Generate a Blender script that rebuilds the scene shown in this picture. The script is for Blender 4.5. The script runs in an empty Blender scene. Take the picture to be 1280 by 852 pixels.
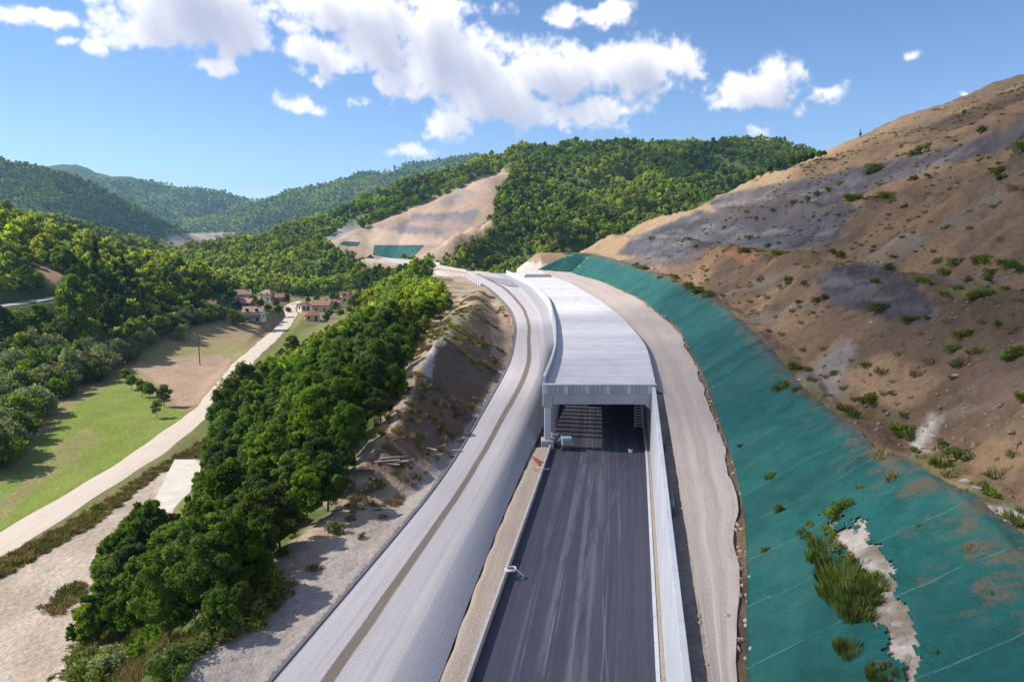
import bpy, math, random
import numpy as np
from mathutils import Vector, Matrix

random.seed(7); rng = np.random.default_rng(7)
S = bpy.context.scene
COL = S.collection
R = math.radians

# ------------------------------------------------------------------ camera
W_, H_, F_ = 1280.0, 852.0, 881.0
CAMZ, PITCH = 26.0, R(9.1)
CP, SP = math.cos(PITCH), math.sin(PITCH)
cd = bpy.data.cameras.new('camera'); cam = bpy.data.objects.new('camera', cd); COL.objects.link(cam)
cd.sensor_width = 36.0; cd.lens = 36.0*F_/W_; cd.clip_start = 0.5; cd.clip_end = 30000
cam.location = (0, 0, CAMZ); cam.rotation_euler = (R(90)-PITCH, 0, 0)
S.camera = cam

# ------------------------------------------------------------------ light
SUN_AZ, SUN_EL = R(-80), R(41)          # azimuth measured from +Y towards +X
SD = Vector((math.sin(SUN_AZ)*math.cos(SUN_EL), math.cos(SUN_AZ)*math.cos(SUN_EL), math.sin(SUN_EL)))
sl = bpy.data.lights.new('sun', 'SUN'); sl.energy = 4.6; sl.angle = R(0.53); sl.color = (1.0, 0.93, 0.82)
so = bpy.data.objects.new('sun', sl); COL.objects.link(so); so.location = SD*200
so.rotation_euler = SD.to_track_quat('Z', 'Y').to_euler()
S.view_settings.view_transform = 'Standard'; S.view_settings.look = 'None'
S.view_settings.exposure = 0.62; S.view_settings.gamma = 1.0
S.render.engine = 'CYCLES'
S.cycles.max_bounces = 5; S.cycles.diffuse_bounces = 3; S.cycles.transparent_max_bounces = 16
S.cycles.volume_bounces = 0

# ------------------------------------------------------------------ node helpers
class NT:
    def __init__(s, tree): s.t = tree; s.n = tree.nodes; s.l = tree.links
    def new(s, typ, ins=None, **kw):
        nd = s.n.new(typ)
        for k, v in kw.items(): setattr(nd, k, v)
        if ins:
            for k, v in ins.items(): s.set(nd.inputs[k], v)
        return nd
    def set(s, sock, v):
        if isinstance(v, bpy.types.NodeSocket): s.l.new(v, sock)
        elif isinstance(v, bpy.types.Node): s.l.new(v.outputs[0], sock)
        else:
            if sock.type == 'RGBA' and len(v) == 3: v = (*v, 1)
            sock.default_value = v
    def math(s, op, a, b=None, c=None, clamp=False):
        nd = s.n.new('ShaderNodeMath'); nd.operation = op; nd.use_clamp = clamp
        s.set(nd.inputs[0], a)
        if b is not None: s.set(nd.inputs[1], b)
        if c is not None: s.set(nd.inputs[2], c)
        return nd.outputs[0]
    def vmath(s, op, a, b=None):
        nd = s.n.new('ShaderNodeVectorMath'); nd.operation = op
        s.set(nd.inputs[0], a)
        if b is not None: s.set(nd.inputs[1], b)
        return nd.outputs[0]
    def mix(s, f, a, b, typ='MIX'):
        nd = s.n.new('ShaderNodeMix'); nd.data_type = 'RGBA'; nd.blend_type = typ
        s.set(nd.inputs[0], f); s.set(nd.inputs[6], a); s.set(nd.inputs[7], b)
        return nd.outputs[2]
    def ramp(s, v, lo, hi, a=0.0, b=1.0, smooth=True):
        nd = s.n.new('ShaderNodeMapRange'); nd.interpolation_type = 'SMOOTHSTEP' if smooth else 'LINEAR'
        s.set(nd.inputs[0], v); s.set(nd.inputs[1], lo); s.set(nd.inputs[2], hi); s.set(nd.inputs[3], a); s.set(nd.inputs[4], b)
        return nd.outputs[0]
    def noise(s, vec, scale, detail=4.0, rough=0.55, dist=0.0, dim='3D'):
        nd = s.n.new('ShaderNodeTexNoise'); nd.noise_dimensions = dim
        if vec is not None: s.set(nd.inputs['Vector'], vec)
        nd.inputs['Scale'].default_value = scale; nd.inputs['Detail'].default_value = detail
        nd.inputs['Roughness'].default_value = rough; nd.inputs['Distortion'].default_value = dist
        return nd.outputs[0]

# ------------------------------------------------------------------ world: Nishita sky with cumulus
def pix_dir(px, py):
    a, b = (px-W_/2)/F_, (py-H_/2)/F_
    return Vector((a, CP - b*SP, -SP - b*CP))
def azel(px, py):
    d = pix_dir(px, py).normalized()
    return math.atan2(d.x, d.y), math.asin(d.z)

world = bpy.data.worlds.new('World'); S.world = world; world.use_nodes = True
wt = NT(world.node_tree); wt.n.clear()
sky = wt.new('ShaderNodeTexSky'); sky.sky_type = 'NISHITA'; sky.sun_disc = False
sky.sun_elevation = SUN_EL; sky.sun_rotation = SUN_AZ
sky.altitude = 900; sky.air_density = 0.8; sky.dust_density = 0.0; sky.ozone_density = 3.0
SKY_STR = 0.125
# (px, py, rx, ry, weight)
CLOUDS = [
 (235,0,105,58,1.25),(300,45,50,28,.9),(275,78,28,13,.75),(165,30,45,25,.8),(140,52,22,9,.6),(120,62,12,6,.5),
 (420,20,110,42,.95),(395,65,60,26,.85),(470,45,75,50,1.0),(530,40,70,45,.95),(560,85,95,50,1.1),(500,105,50,28,.85),
 (620,120,90,36,1.0),(700,95,100,40,1.1),(790,85,75,36,1.05),(835,75,42,28,.95),(745,140,60,20,.85),(660,135,60,26,.9),(555,155,45,22,.85),(600,100,60,40,.9),
 (875,97,18,9,.6),(640,60,60,20,.55),(455,130,22,9,.6),
 (372,130,36,13,.8),(398,102,12,10,.65),(510,190,36,10,.8),
 (950,112,66,26,.95),(975,92,42,22,.85),(1035,113,26,14,.75),(900,128,25,12,.7),(950,160,18,10,.7),(948,178,20,12,.65),(955,190,30,6,.6),
 (735,20,58,16,.8),(760,12,26,12,.7),(697,25,20,9,.65),(1143,70,7,6,.45),(1210,120,9,2.5,.5),
 (40,18,32,11,.75),(10,20,24,12,.75),(80,54,9,5,.5),(530,5,90,12,.6),
]

# numpy value noise
def vnoise(x, y, seed=0):
    xf = np.floor(x); yf = np.floor(y)
    fx = (x-xf); fy = (y-yf); xi = xf.astype(np.int64); yi = yf.astype(np.int64)
    fx = fx*fx*fx*(fx*(fx*6-15)+10); fy = fy*fy*fy*(fy*(fy*6-15)+10)
    def h(a, b):
        n = (a*374761393 + b*668265263 + seed*982451653) & 0x7fffffff
        n = ((n ^ (n >> 13))*1274126177) & 0x7fffffff
        return ((n ^ (n >> 16)) & 0xffff)/65535.0
    return (h(xi,yi)*(1-fx)+h(xi+1,yi)*fx)*(1-fy) + (h(xi,yi+1)*(1-fx)+h(xi+1,yi+1)*fx)*fy
def fbm(x, y, sc, octv=4, seed=0, gain=0.5):
    a, s, t = 1.0, 0.0, 0.0
    x = np.asarray(x, float)/sc; y = np.asarray(y, float)/sc
    for i in range(octv):
        s = s + a*vnoise(x, y, seed+i*17); t += a; a *= gain; x, y = (x*.8-y*.6)*2.03+11.3, (x*.6+y*.8)*2.03+7.7
    return s/t
def sstep(a, b, x):
    t = np.clip((x-a)/np.where(np.abs(np.subtract(b, a)) < 1e-9, 1e-9, np.subtract(b, a)), 0, 1); return t*t*(3-2*t)
def lerp(a, b, t): return a+(b-a)*t

_T = np.random.default_rng(3).random((256, 256)).astype(np.float32)
def fnoise(x, y, sc, octv, seed, gain=.5):
    x = (x/sc).astype(np.float32); y = (y/sc).astype(np.float32); a = 1.0; s_ = 0; t_ = 0
    for o in range(octv):
        xf = np.floor(x); yf = np.floor(y); fx = x-xf; fy = y-yf
        xi = (xf.astype(np.int32)+seed*37+o*59) & 255; yi = (yf.astype(np.int32)+seed*91+o*23) & 255; x1 = (xi+1) & 255; y1 = (yi+1) & 255
        fx = fx*fx*(3-2*fx); fy = fy*fy*(3-2*fy)
        u = _T[xi, yi]; v = _T[xi, y1]
        s_ = s_+a*((u+(_T[x1, yi]-u)*fx)*(1-fy)+(v+(_T[x1, y1]-v)*fx)*fy); t_ += a; a *= gain
        x, y = (x*.8-y*.6)*2.03+11.3, (x*.6+y*.8)*2.03+7.7
    return s_/t_
CK = 3.0
def cloud_image():
    """cumulus cover over the whole sky: R cover, G self-shade; u azimuth, v elevation (finer ahead and near the horizon)"""
    NU, NV = 2800, 760
    az = np.sinh(((np.arange(NU)+.5)/NU*2-1)*np.arcsinh(CK*np.pi))/CK; el = (np.pi/2)*((np.arange(NV)+.5)/NV)**1.7
    U, V = np.meshgrid(az.astype(np.float32), el.astype(np.float32))
    SC = 881.0
    x, y = U*SC, V*SC
    out = np.zeros((NV, NU, 4), np.float32)
    wx = (fnoise(x, y, 40, 3, 1)-.5)*20 + (fnoise(x, y, 12, 3, 2)-.5)*14; wy = (fnoise(x, y, 40, 3, 3)-.5)*14 + (fnoise(x, y, 12, 3, 4)-.5)*11
    acc = np.full(U.shape, -1.0, np.float32)
    for (px, py, rx, ry, wgt) in CLOUDS:
        a, e = azel(px, py)
        bx, by = a*SC, e*SC
        m = (np.abs(az*SC-bx) < rx*3+40); n = (np.abs(el*SC-by) < ry*3+40)
        i0, i1 = np.where(n)[0][[0, -1]]; j0, j1 = np.where(m)[0][[0, -1]]
        sl_ = (slice(i0, i1+1), slice(j0, j1+1))
        r = np.hypot((x[sl_]+wx[sl_]-bx)/rx, (y[sl_]+wy[sl_]-by)/ry)
        acc[sl_] = np.maximum(acc[sl_], wgt*(1-r))
    gen = fnoise(x, y*1.7, 330, 3, 5); gen = (gen-.56)*5.0
    fr = sstep(.78, .66, np.abs(U))*sstep(.42, .33, V)
    gen = gen*(1-fr)-fr*2
    gen = np.where(np.abs(U) > 3.0, gen-(np.abs(U)-3.0)*20, gen)
    acc = np.maximum(acc, gen)
    det = fnoise(x, y*1.2, 30, 7, 6, .62)
    bil = 1-np.abs(2*fnoise(x, y*1.1, 26, 4, 7, .55)-1)
    d = acc*1.15 + (det-.5)*1.6 + (bil-.72)*.5 - .06
    mask = sstep(-.05, .55, d)**1.15
    dep = np.zeros_like(d); dc = np.clip(d, 0, 1.2)
    ui = np.arange(NU)
    for k in range(1, 8):
        st = k*6.0
        u2 = np.clip((np.arcsinh(CK*(az-st*.45/SC))/np.arcsinh(CK*np.pi)+1)/2*NU-.5, 0, NU-1).astype(int)
        r2 = np.clip((np.clip((el+st*.9/SC)/(np.pi/2), 0, 1))**(1/1.7)*NV-.5, 0, NV-1).astype(int)
        dep += dc[r2][:, u2]
    shade = 1-np.exp(-np.clip(dep-1.9, 0, None)*.25)
    out[..., 0] = mask; out[..., 1] = shade; out[..., 3] = 1
    im = bpy.data.images.new('cumulus', NU, NV, alpha=False, float_buffer=True, is_data=True)
    im.pixels.foreach_set(out.ravel()); im.update(); im.pack()
    return im
tc = wt.new('ShaderNodeTexCoord')
sp = wt.new('ShaderNodeSeparateXYZ', {0: tc.outputs['Generated']})
azn = wt.math('ARCTAN2', sp.outputs[0], sp.outputs[1]); eln = wt.math('ARCSINE', sp.outputs[2])
ka = wt.math('MULTIPLY', azn, CK)
ash = wt.math('LOGARITHM', wt.math('ADD', wt.math('ABSOLUTE', ka), wt.math('SQRT', wt.math('MULTIPLY_ADD', ka, ka, 1.0))), math.e)
un = wt.math('MULTIPLY_ADD', wt.math('MULTIPLY', ash, wt.math('SIGN', ka)), .5/math.asinh(CK*math.pi), .5)
vn = wt.math('POWER', wt.math('MAXIMUM', wt.math('MULTIPLY', eln, 2/math.pi), 0.0), 1/1.7)
ae = wt.new('ShaderNodeCombineXYZ', {0: un, 1: vn, 2: 0.0})
ci = wt.new('ShaderNodeTexImage', {'Vector': ae.outputs[0]}, image=cloud_image(), interpolation='Cubic', extension='EXTEND')
cs = wt.new('ShaderNodeSeparateColor', {0: ci.outputs[0]})
mask = wt.math('MULTIPLY', cs.outputs[0], wt.ramp(sp.outputs[2], 0.0, 0.04))
ccol = wt.mix(cs.outputs[1], (0.80, 0.79, 0.79), (0.27, 0.29, 0.43))
skyc = wt.new('ShaderNodeHueSaturation', {'Hue': .504, 'Saturation': 1.06, 'Value': .88, 'Color': sky.outputs[0]})
skyc = wt.mix(1.0, skyc.outputs[0], (SKY_STR, SKY_STR, SKY_STR), 'MULTIPLY')
fin = wt.mix(mask, skyc, ccol)
bg = wt.new('ShaderNodeBackground', {'Color': fin, 'Strength': 1.0})
wo = wt.new('ShaderNodeOutputWorld', {'Surface': bg.outputs[0]})

# ------------------------------------------------------------------ pixel <-> world helpers
def uz(px, py, z):
    d = pix_dir(px, py); t = (z-CAMZ)/d.z
    return np.array((d.x*t, d.y*t, z))
def ud(px, py, dep):
    d = pix_dir(px, py)
    return np.array((d.x*dep, d.y*dep, CAMZ+d.z*dep))
def proj(X, Y, Z):
    zz = Z-CAMZ; dep = np.maximum(Y*CP - zz*SP, 1e-3); up = Y*SP + zz*CP
    return W_/2 + F_*X/dep, H_/2 - F_*up/dep, dep

def smax(a, b, k):
    h = np.clip(0.5+0.5*(a-b)/k, 0, 1); return lerp(b, a, h)+k*h*(1-h)

YT = np.arange(-40, 620, 1.0)
def ytab(pts, smooth=6):
    """curve X(Y) through world points, smoothed, sampled per metre"""
    p = sorted([(q[1], q[0]) for q in pts]); ys = [a for a, b in p]; xs = [b for a, b in p]
    v = np.interp(YT, ys, xs)
    lo = YT < ys[0]; hi = YT > ys[-1]
    sl0 = (xs[1]-xs[0])/(ys[1]-ys[0]); sl1 = (xs[-1]-xs[-2])/(ys[-1]-ys[-2])
    v[lo] = xs[0]+sl0*(YT[lo]-ys[0]); v[hi] = xs[-1]+sl1*(YT[hi]-ys[-1])
    for _ in range(3):
        k = np.ones(2*smooth+1)/(2*smooth+1); v = np.convolve(np.pad(v, smooth, mode='reflect', reflect_type='odd'), k, 'valid')
    return v
class Cv:
    def __init__(s, tab): s.tab = tab
    def __call__(s, y): return np.interp(y, YT, s.tab)

PORTAL = 82.0; TEND = 292.0
ROOFZ = 7.7; ZH = 6.8
# left carriageway level along Y
def zL(y): return np.interp(y, [-40, 30, 60, 82, 110, 150, 200, 280, 600], [1.2, 1.3, 1.75, 2.5, 4.0, 6.0, 6.9, 7.0, 7.0])
def uzf(px, py, f):
    z = f(60)
    for _ in range(12):
        p = uz(px, py, z); z = float(f(p[1]))
    return p
KERB = [(339,850),(454,717),(524,634),(566,582),(583,548),(613,498),(639,452),(646,409),(639,387),(612,360),(582,344)]
XK = Cv(ytab([uzf(a, b, zL) for a, b in KERB]))
XA = Cv(ytab([(-2.5-.166*50,-13.2),(-2.5,36.8),(4.9,82)]+[uz(a, b, ROOFZ)[:2] for a, b in [(703,440),(700,405),(691,377),(668,355),(646,345)]]))
XR = Cv(ytab([(8.3-.1726*50,-13.2),(8.3,36.8),(16.1,82)]+[uz(a, b, ROOFZ)[:2] for a, b in [(800,430),(775,400),(745,375),(708,353),(680,343)]]))
XE = Cv(ytab([uzf(a, b, lambda y: .8+.0*y) for a, b in [(530,852),(592,700),(628,620),(657,560),(664,545)]] + [(XA(y)-1.6, y) for y in (100,120,140,170,200,230,260,292)]))
XH = Cv(ytab([uz(a, b, ZH) for a, b in [(938,852),(936,760),(938,700),(932,620),(908,545),(882,470),(850,410),(800,372),(752,351),(705,339)]], 4))
XG = Cv(ytab([uzf(a, b, lambda y: 2.5+.035*y) for a, b in [(235,840),(330,735),(385,640),(440,580),(500,525),(522,480),(518,430),(545,392),(570,372),(556,350)]], 5))
XV = Cv(ytab([uz(a, b, -13.0) for a, b in [(60,850),(110,780),(190,650),(250,570),(285,490),(320,450),(370,412),(440,390),(480,372)]], 8))

# ------------------------------------------------------------------ terrain
def ridge(pts): return [ud(*p) for p in pts]
def tent(X, Y, pts, slope, w):
    best = np.full(X.shape, -1e9)
    for a, b in zip(pts[:-1], pts[1:]):
        dx, dy = b[0]-a[0], b[1]-a[1]; L2 = dx*dx+dy*dy+1e-9
        t = np.clip(((X-a[0])*dx+(Y-a[1])*dy)/L2, 0, 1)
        d = np.hypot(X-a[0]-t*dx, Y-a[1]-t*dy)
        best = np.maximum(best, a[2]+(b[2]-a[2])*t - slope*(np.sqrt(d*d+w*w)-w))
    return best
RID = {
 'far_a': (ridge([(250,285,2700),(330,263,2700),(400,239,2650),(480,217,2600),(530,206,2600),(590,197,2600),(645,200,2600),(720,230,2600),(850,260,2600)]), .36, 90),
 'far_b': (ridge([(-200,190,3300),(-60,205,3200),(60,212,3100),(90,209,3050),(150,222,3000),(190,238,3000),(225,238,3000),(262,232,3000),(295,241,3000),(330,255,3000)]), .38, 120),
 'mid_l': (ridge([(-260,130,1500),(-120,175,1500),(0,207,1500),(60,222,1480),(110,250,1440),(160,284,1380),(205,314,1300),(232,328,1250)]), .5, 40),
 'mid_s': (ridge([(330,296,1900),(400,284,1850),(480,258,1800),(560,242,1750),(640,228,1700)]), .4, 80),
 'centre': (ridge([(662,216,870),(690,202,860),(740,184,850),(775,182,850),(830,188,860),(880,193,900),(930,206,920),(980,216,900),(1060,220,850),(1200,220,850)]), .36, 50),
 'centre_spur': (ridge([(740,188,850),(700,212,740),(665,245,640),(640,285,540)]), .38, 35),
 'centre_spur2': (ridge([(880,184,880),(850,215,740),(800,262,600)]), .36, 35),
 'cut': (ridge([(640,214,590),(610,222,575),(560,244,560),(500,268,545),(450,286,530),(425,299,515),(395,303,600)]), .60, 5),
 'knoll': (ridge([(200,345,640),(250,318,620),(320,305,600),(370,306,590),(420,311,575),(465,326,545),(492,346,500)]), .30, 45),
 'left': (ridge([(-300,230,260),(-80,262,270),(0,283,280),(50,305,300),(110,330,330),(180,352,370),(235,372,410)]), .42, 14),
 'left2': (ridge([(-200,250,600),(0,270,620),(60,288,640),(120,312,640),(190,336,640),(230,350,640)]), .35, 30),
}
FARROAD = [uz(a, b, z) for a, b, z in [(612,352,7),(582,341,7),(556,335,7),(530,329.5,7),(500,326.5,7.2),(465,324,7.5)]]
MOUND = [uz(a, b, z) for a, b, z in [(440,590,3),(480,560,4.5),(514,505,7),(531,465,8.6),(548,428,9.8),(590,388,9.5),(598,365,8.2)]]

def polyd(X, Y, pts):
    best = np.full(X.shape, 1e9); zz = np.zeros(X.shape); 
    for a, b in zip(pts[:-1], pts[1:]):
        dx, dy = b[0]-a[0], b[1]-a[1]; L2 = dx*dx+dy*dy+1e-9
        t = np.clip(((X-a[0])*dx+(Y-a[1])*dy)/L2, 0, 1)
        d = np.hypot(X-a[0]-t*dx, Y-a[1]-t*dy); m = d < best
        best = np.where(m, d, best); zz = np.where(m, a[2]+(b[2]-a[2])*t, zz)
    return best, zz
VALROAD_PX = [(-60,722),(0,681),(60,644),(120,607),(180,570),(230,532),(262,508),(283,480),(305,452),(330,430),(352,410),(364,394),(362,384),(372,376)]
VALROAD = [uz(a, b, -13.6) for a, b in VALROAD_PX]
SIDEROAD = [uz(a, b, z) for a, b, z in [(-60,390,2.0),(-5,383,2.3),(30,379,2.7),(62,373,3.5),(84,368,4.6)]]

def valley(X, Y):
    base = -14.0 + np.clip((Y-700)/2500, 0, 1)*25 + (fbm(X, Y, 45, 3, 3)-.5)*1.2
    z = base
    n = (fbm(X, Y, 170, 4, 5)-.5); n2 = 1-2*np.abs(fbm(X, Y, 90, 3, 9)-.5)
    nf = 1-2*np.abs(fbm(X, Y, 420, 4, 21)-.5)
    for k, (pts, sl, w) in RID.items():
        t = tent(X, Y, pts, sl, w)
        top = max(p[2] for p in pts)
        relief = np.clip((t-base)/20, 0, 1)*np.clip((top-t)/25+.12, 0, 1)
        if k.startswith('far') or k.startswith('mid'):
            t = t + relief*(nf-.86)*95
        elif k.startswith('centre'):
            t = t + relief*((n2-.66)*48 + n*26)
        elif k != 'cut':
            t = t + relief*(n2-.6)*9
        z = smax(z, t, 4.0 if k in ('cut',) else 10.0 if not k.startswith('far') else 25.0)
    return z
def nettop(y): return np.interp(y, [-20, 20, 26, 33, 45, 62, 90, 180, 250, 320], [11, 10.6, 10.3, 9.8, 7.6, 6.4, 6.8, 7.6, 9.0, 12.0])
def hillprof(s, y):
    nt = nettop(y)
    up = np.interp(s-nt, [0,3.5,13,13.4,20,32,32.5,39,62,63,70,113,193,293,413], [0,.2,8.2,8.9,9.2,19.6,20.6,21.0,35,36.4,37.2,58,89,117,134])
    return np.where(s < nt, 6.8+.643*s, 6.8+.643*nt+up)
def terrain(X, Y):
    X = np.asarray(X, float); Y = np.asarray(Y, float)
    zv = valley(X, Y)
    xk, xe, xa, xr, xh, xg, xv = XK(Y), XE(Y), XA(Y), XR(Y), XH(Y), XG(Y), XV(Y)
    zl = zL(Y)
    # left flank: road shoulder -> shelf -> wooded slope -> valley
    xg = np.minimum(xg, xk-5)
    xv = np.minimum(xv, xg-14)
    shelf = zl-0.5 + (fbm(X, Y, 9, 4, 31)-.5)*1.1
    ts = np.clip((xk-X)/np.maximum(xk-xg, .1), 0, 1)
    zshelf = lerp(zl-.25, shelf, sstep(0.05, .35, ts))
    tg = np.clip((xg-X)/np.maximum(xg-xv, .1), 0, 1)
    zgrove = lerp(shelf, np.maximum(zv, -13.6), sstep(0.0, 1.0, tg)) + (fbm(X, Y, 14, 3, 33)-.5)*1.5*np.clip(tg*4, 0, 1)*np.clip((1-tg)*3, 0, 1)
    z = np.where(X > xg, zshelf, np.where(X > xv, zgrove, zv))
    md = tent(X, Y, MOUND, .72, .8) + (fbm(X, Y, 7, 4, 35)-.5)*1.6
    mleft = tent(X, Y, MOUND, .30, .8)
    # which side of the mound crest
    crest = np.interp(Y, [p[1] for p in MOUND], [p[0] for p in MOUND])
    md = np.where(X > crest, md, np.maximum(md, mleft - 12*sstep(xg+3, xg-5, X)))
    md = np.minimum(md, zl-.35+np.maximum(xk-.9-X, 0)*.85)
    z = np.where(X < xk-.8, smax(z, md, .5), z)
    # corridor
    inner = (X >= xk)
    zr = zl-.2
    rt = np.clip((X-xk)/np.maximum(xe+.7-xk, .5), 0, 1)
    op = 1-sstep(104, 140, Y)
    zr = zl-.2-op*np.maximum(0, (rt-.62)/.38)**2.0*np.maximum(zl-.45, 0)-.25*op*sstep(.55, .75, rt)
    zz = np.where(X < xe, zr, z)
    d1 = np.clip((X-xe-.15)/.45, 0, 1)
    trench_open = 1-sstep(TEND-2, TEND+6, Y)
    low = lerp(zl-.2, -.12, trench_open)
    zslope = lerp(zr, np.minimum(-.12, zr), sstep(0, 1, d1))
    zz = np.where((X >= xe), np.where(Y < 140, np.minimum(zr, lerp(zl-.2, zslope, trench_open)), lerp(zl-.2, zslope, trench_open)), zz)
    zz = np.where((X >= xe+.6), low, zz)
    xw = xr+.95
    zh = ZH-.12
    gap = (1-sstep(PORTAL-6, PORTAL, Y))*(1-sstep(.2, 1.5+fbm(X, Y, 4, 2, 61)*1.2, X-xw))*.55
    zhr = zh - gap + (fbm(X, Y, 3.0, 3, 41)-.5)*.16
    zz = np.where(X >= xw, zhr, zz)
    zz = np.where((X >= xw-.3) & (X < xw) , lerp(low, zhr, (X-xw+.3)/.3), zz)
    # right hill, wrapping round behind the end of the gallery
    s = np.maximum(X-xh, np.where(Y > 296, np.minimum((Y-303)*1.0, 13)-1.2*np.maximum(0, 13-X), -99))
    nt_ = nettop(Y); su = s-nt_
    sn = s + ((fbm(X, Y, 34, 3, 51)-.5)*4*sstep(3, 16, su) + (fbm(X, Y, 7, 3, 53)-.5)*1.8*sstep(1, 5, su))*(su > 0)
    far = 1-sstep(250, 480, Y)*.72
    ramp_ = sstep(40, 110, s)*12*(1-sstep(60, 260, Y))
    hz = hillprof(np.maximum(sn, 0), Y)
    hz = 6.8+(hz-6.8)*np.where(s > 20, lerp(1, far, sstep(10, 60, s)), 1.0) + ramp_*0
    rough = (fbm(X, Y, 60, 4, 55)-.5)*9*sstep(22, 80, su) + (fbm(X, Y, 14, 4, 57)-.5)*2.8*sstep(1, 9, su) + (fbm(X, Y, 3.2, 4, 58, .6)-.5)*1.5*sstep(0, 3, su)
    along = Y+.35*X+(fbm(X, Y, 18, 3, 62)-.5)*10
    rill = 1-np.abs(2*fbm(along, s*.16, 5.0, 3, 59)-1)
    gull = 1-np.abs(2*fbm(along*.9, s*.10, 16, 3, 63)-1)
    hz = hz + rough - (np.clip(rill-.6, 0, 1)*3.4*sstep(1, 5, su) + np.clip(gull-.65, 0, 1)*4.5*sstep(6, 16, su))*(1-.5*sstep(100, 260, Y))
    net = ((fbm(X, Y, 5, 3, 60)-.5)*.8+(fbm(X, Y, 1.6, 2, 64)-.5)*.25)*sstep(0, 2, s)*(1-sstep(0, 3, su))
    zz = np.where(s > 0, hz+net, zz)
    near = np.where(inner, zz, z)
    # far end of the built corridor
    wY = sstep(300, 350, Y)
    wRight = sstep(330, 470, Y)
    wgt = np.where(X < xk-3, sstep(280, 420, Y), np.where(s > 0, wRight, wY))
    far_t = zv
    out = lerp(near, far_t, wgt)
    # carved roads
    def carve(o, pts, hw, sh, dz=-.15):
        d, zr_ = polyd(X, Y, pts); return lerp(zr_+dz, o, sstep(hw, hw+sh, d))
    m = Y > 285
    out = np.where(m, carve(out, FARROAD, 6, 9), out)
    out = np.where(X < -8, carve(out, VALROAD, 3.4, 3, -.05), out)
    out = np.where(X < -90, carve(out, SIDEROAD, 4, 6, -.12), out)
    return out
def tz(x, y): return float(terrain(np.array([x]), np.array([y]))[0])

# ------------------------------------------------------------------ mesh helpers
def mesh_np(name, V, Fq, mat=None, smooth=False):
    """V (n,3), Fq (m,k)"""
    V = np.asarray(V, np.float32); Fq = np.asarray(Fq, np.int32); k = Fq.shape[1]
    me = bpy.data.meshes.new(name)
    me.vertices.add(len(V)); me.vertices.foreach_set('co', V.ravel())
    me.loops.add(Fq.size); me.loops.foreach_set('vertex_index', Fq.ravel())
    me.polygons.add(len(Fq)); me.polygons.foreach_set('loop_start', np.arange(0, Fq.size, k, dtype=np.int32))
    me.polygons.foreach_set('loop_total', np.full(len(Fq), k, np.int32))
    me.polygons.foreach_set('use_smooth', np.full(len(Fq), smooth, bool))
    me.update(calc_edges=True)
    if mat: me.materials.append(mat)
    return me
def link(name, me, parent=None, loc=(0,0,0), rot=(0,0,0), scale=(1,1,1)):
    o = bpy.data.objects.new(name, me); COL.objects.link(o)
    o.location = loc; o.rotation_euler = rot; o.scale = scale
    if parent: o.parent = parent
    return o
def tag(o, label=None, cat=None, group=None, kind=None):
    if label: o['label'] = label
    if cat: o['category'] = cat
    if group: o['group'] = group
    if kind: o['kind'] = kind
    return o
def empty(name, loc, rz=0, label=None, cat=None, group=None, scale=1):
    o = bpy.data.objects.new(name, None); COL.objects.link(o); o.location = loc; o.rotation_euler = (0,0,rz)
    o.scale = (scale,)*3; o.empty_display_size = .3
    return tag(o, label, cat, group)
class MB:
    def __init__(s): s.v = []; s.f = []
    def hexa(s, p):       # 8 points: bottom 4 (ccw), top 4
        b = len(s.v); s.v += [tuple(map(float, q)) for q in p]
        s.f += [(b+3,b+2,b+1,b),(b+4,b+5,b+6,b+7),(b,b+1,b+5,b+4),(b+1,b+2,b+6,b+5),(b+2,b+3,b+7,b+6),(b+3,b,b+4,b+7)]
        return s
    def box(s, x0, x1, y0, y1, z0, z1):
        return s.hexa([(x0,y0,z0),(x1,y0,z0),(x1,y1,z0),(x0,y1,z0),(x0,y0,z1),(x1,y0,z1),(x1,y1,z1),(x0,y1,z1)])
    def tube(s, a, b, r0, r1=None, n=8, cap=True):
        r1 = r0 if r1 is None else r1
        a = Vector(a); b = Vector(b); d = (b-a).normalized()
        u = d.orthogonal().normalized(); w = d.cross(u); k = len(s.v)
        for c, r in ((a, r0), (b, r1)):
            for i in range(n):
                t = 2*math.pi*i/n; s.v.append(tuple(c+u*(r*math.cos(t))+w*(r*math.sin(t))))
        for i in range(n): j = (i+1) % n; s.f.append((k+i, k+j, k+n+j, k+n+i))
        if cap: s.f.append(tuple(k+i for i in range(n))[::-1]); s.f.append(tuple(k+n+i for i in range(n)))
        return s
    def poly(s, pts):
        b = len(s.v); s.v += [tuple(map(float, p)) for p in pts]; s.f.append(tuple(range(b, b+len(pts)))); return s
    def mesh(s, name, mat, bevel=0):
        me = bpy.data.meshes.new(name); me.from_pydata(s.v, [], s.f); me.update()
        if mat: me.materials.append(mat)
        return me
    def build(s, name, mat, parent=None, loc=(0,0,0), rot=(0,0,0), bevel=0):
        o = link(name, s.mesh(name, mat), parent, loc, rot)
        if bevel:
            m = o.modifiers.new('bevel', 'BEVEL'); m.width = bevel; m.segments = 1; m.limit_method = 'ANGLE'
        return o

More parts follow.
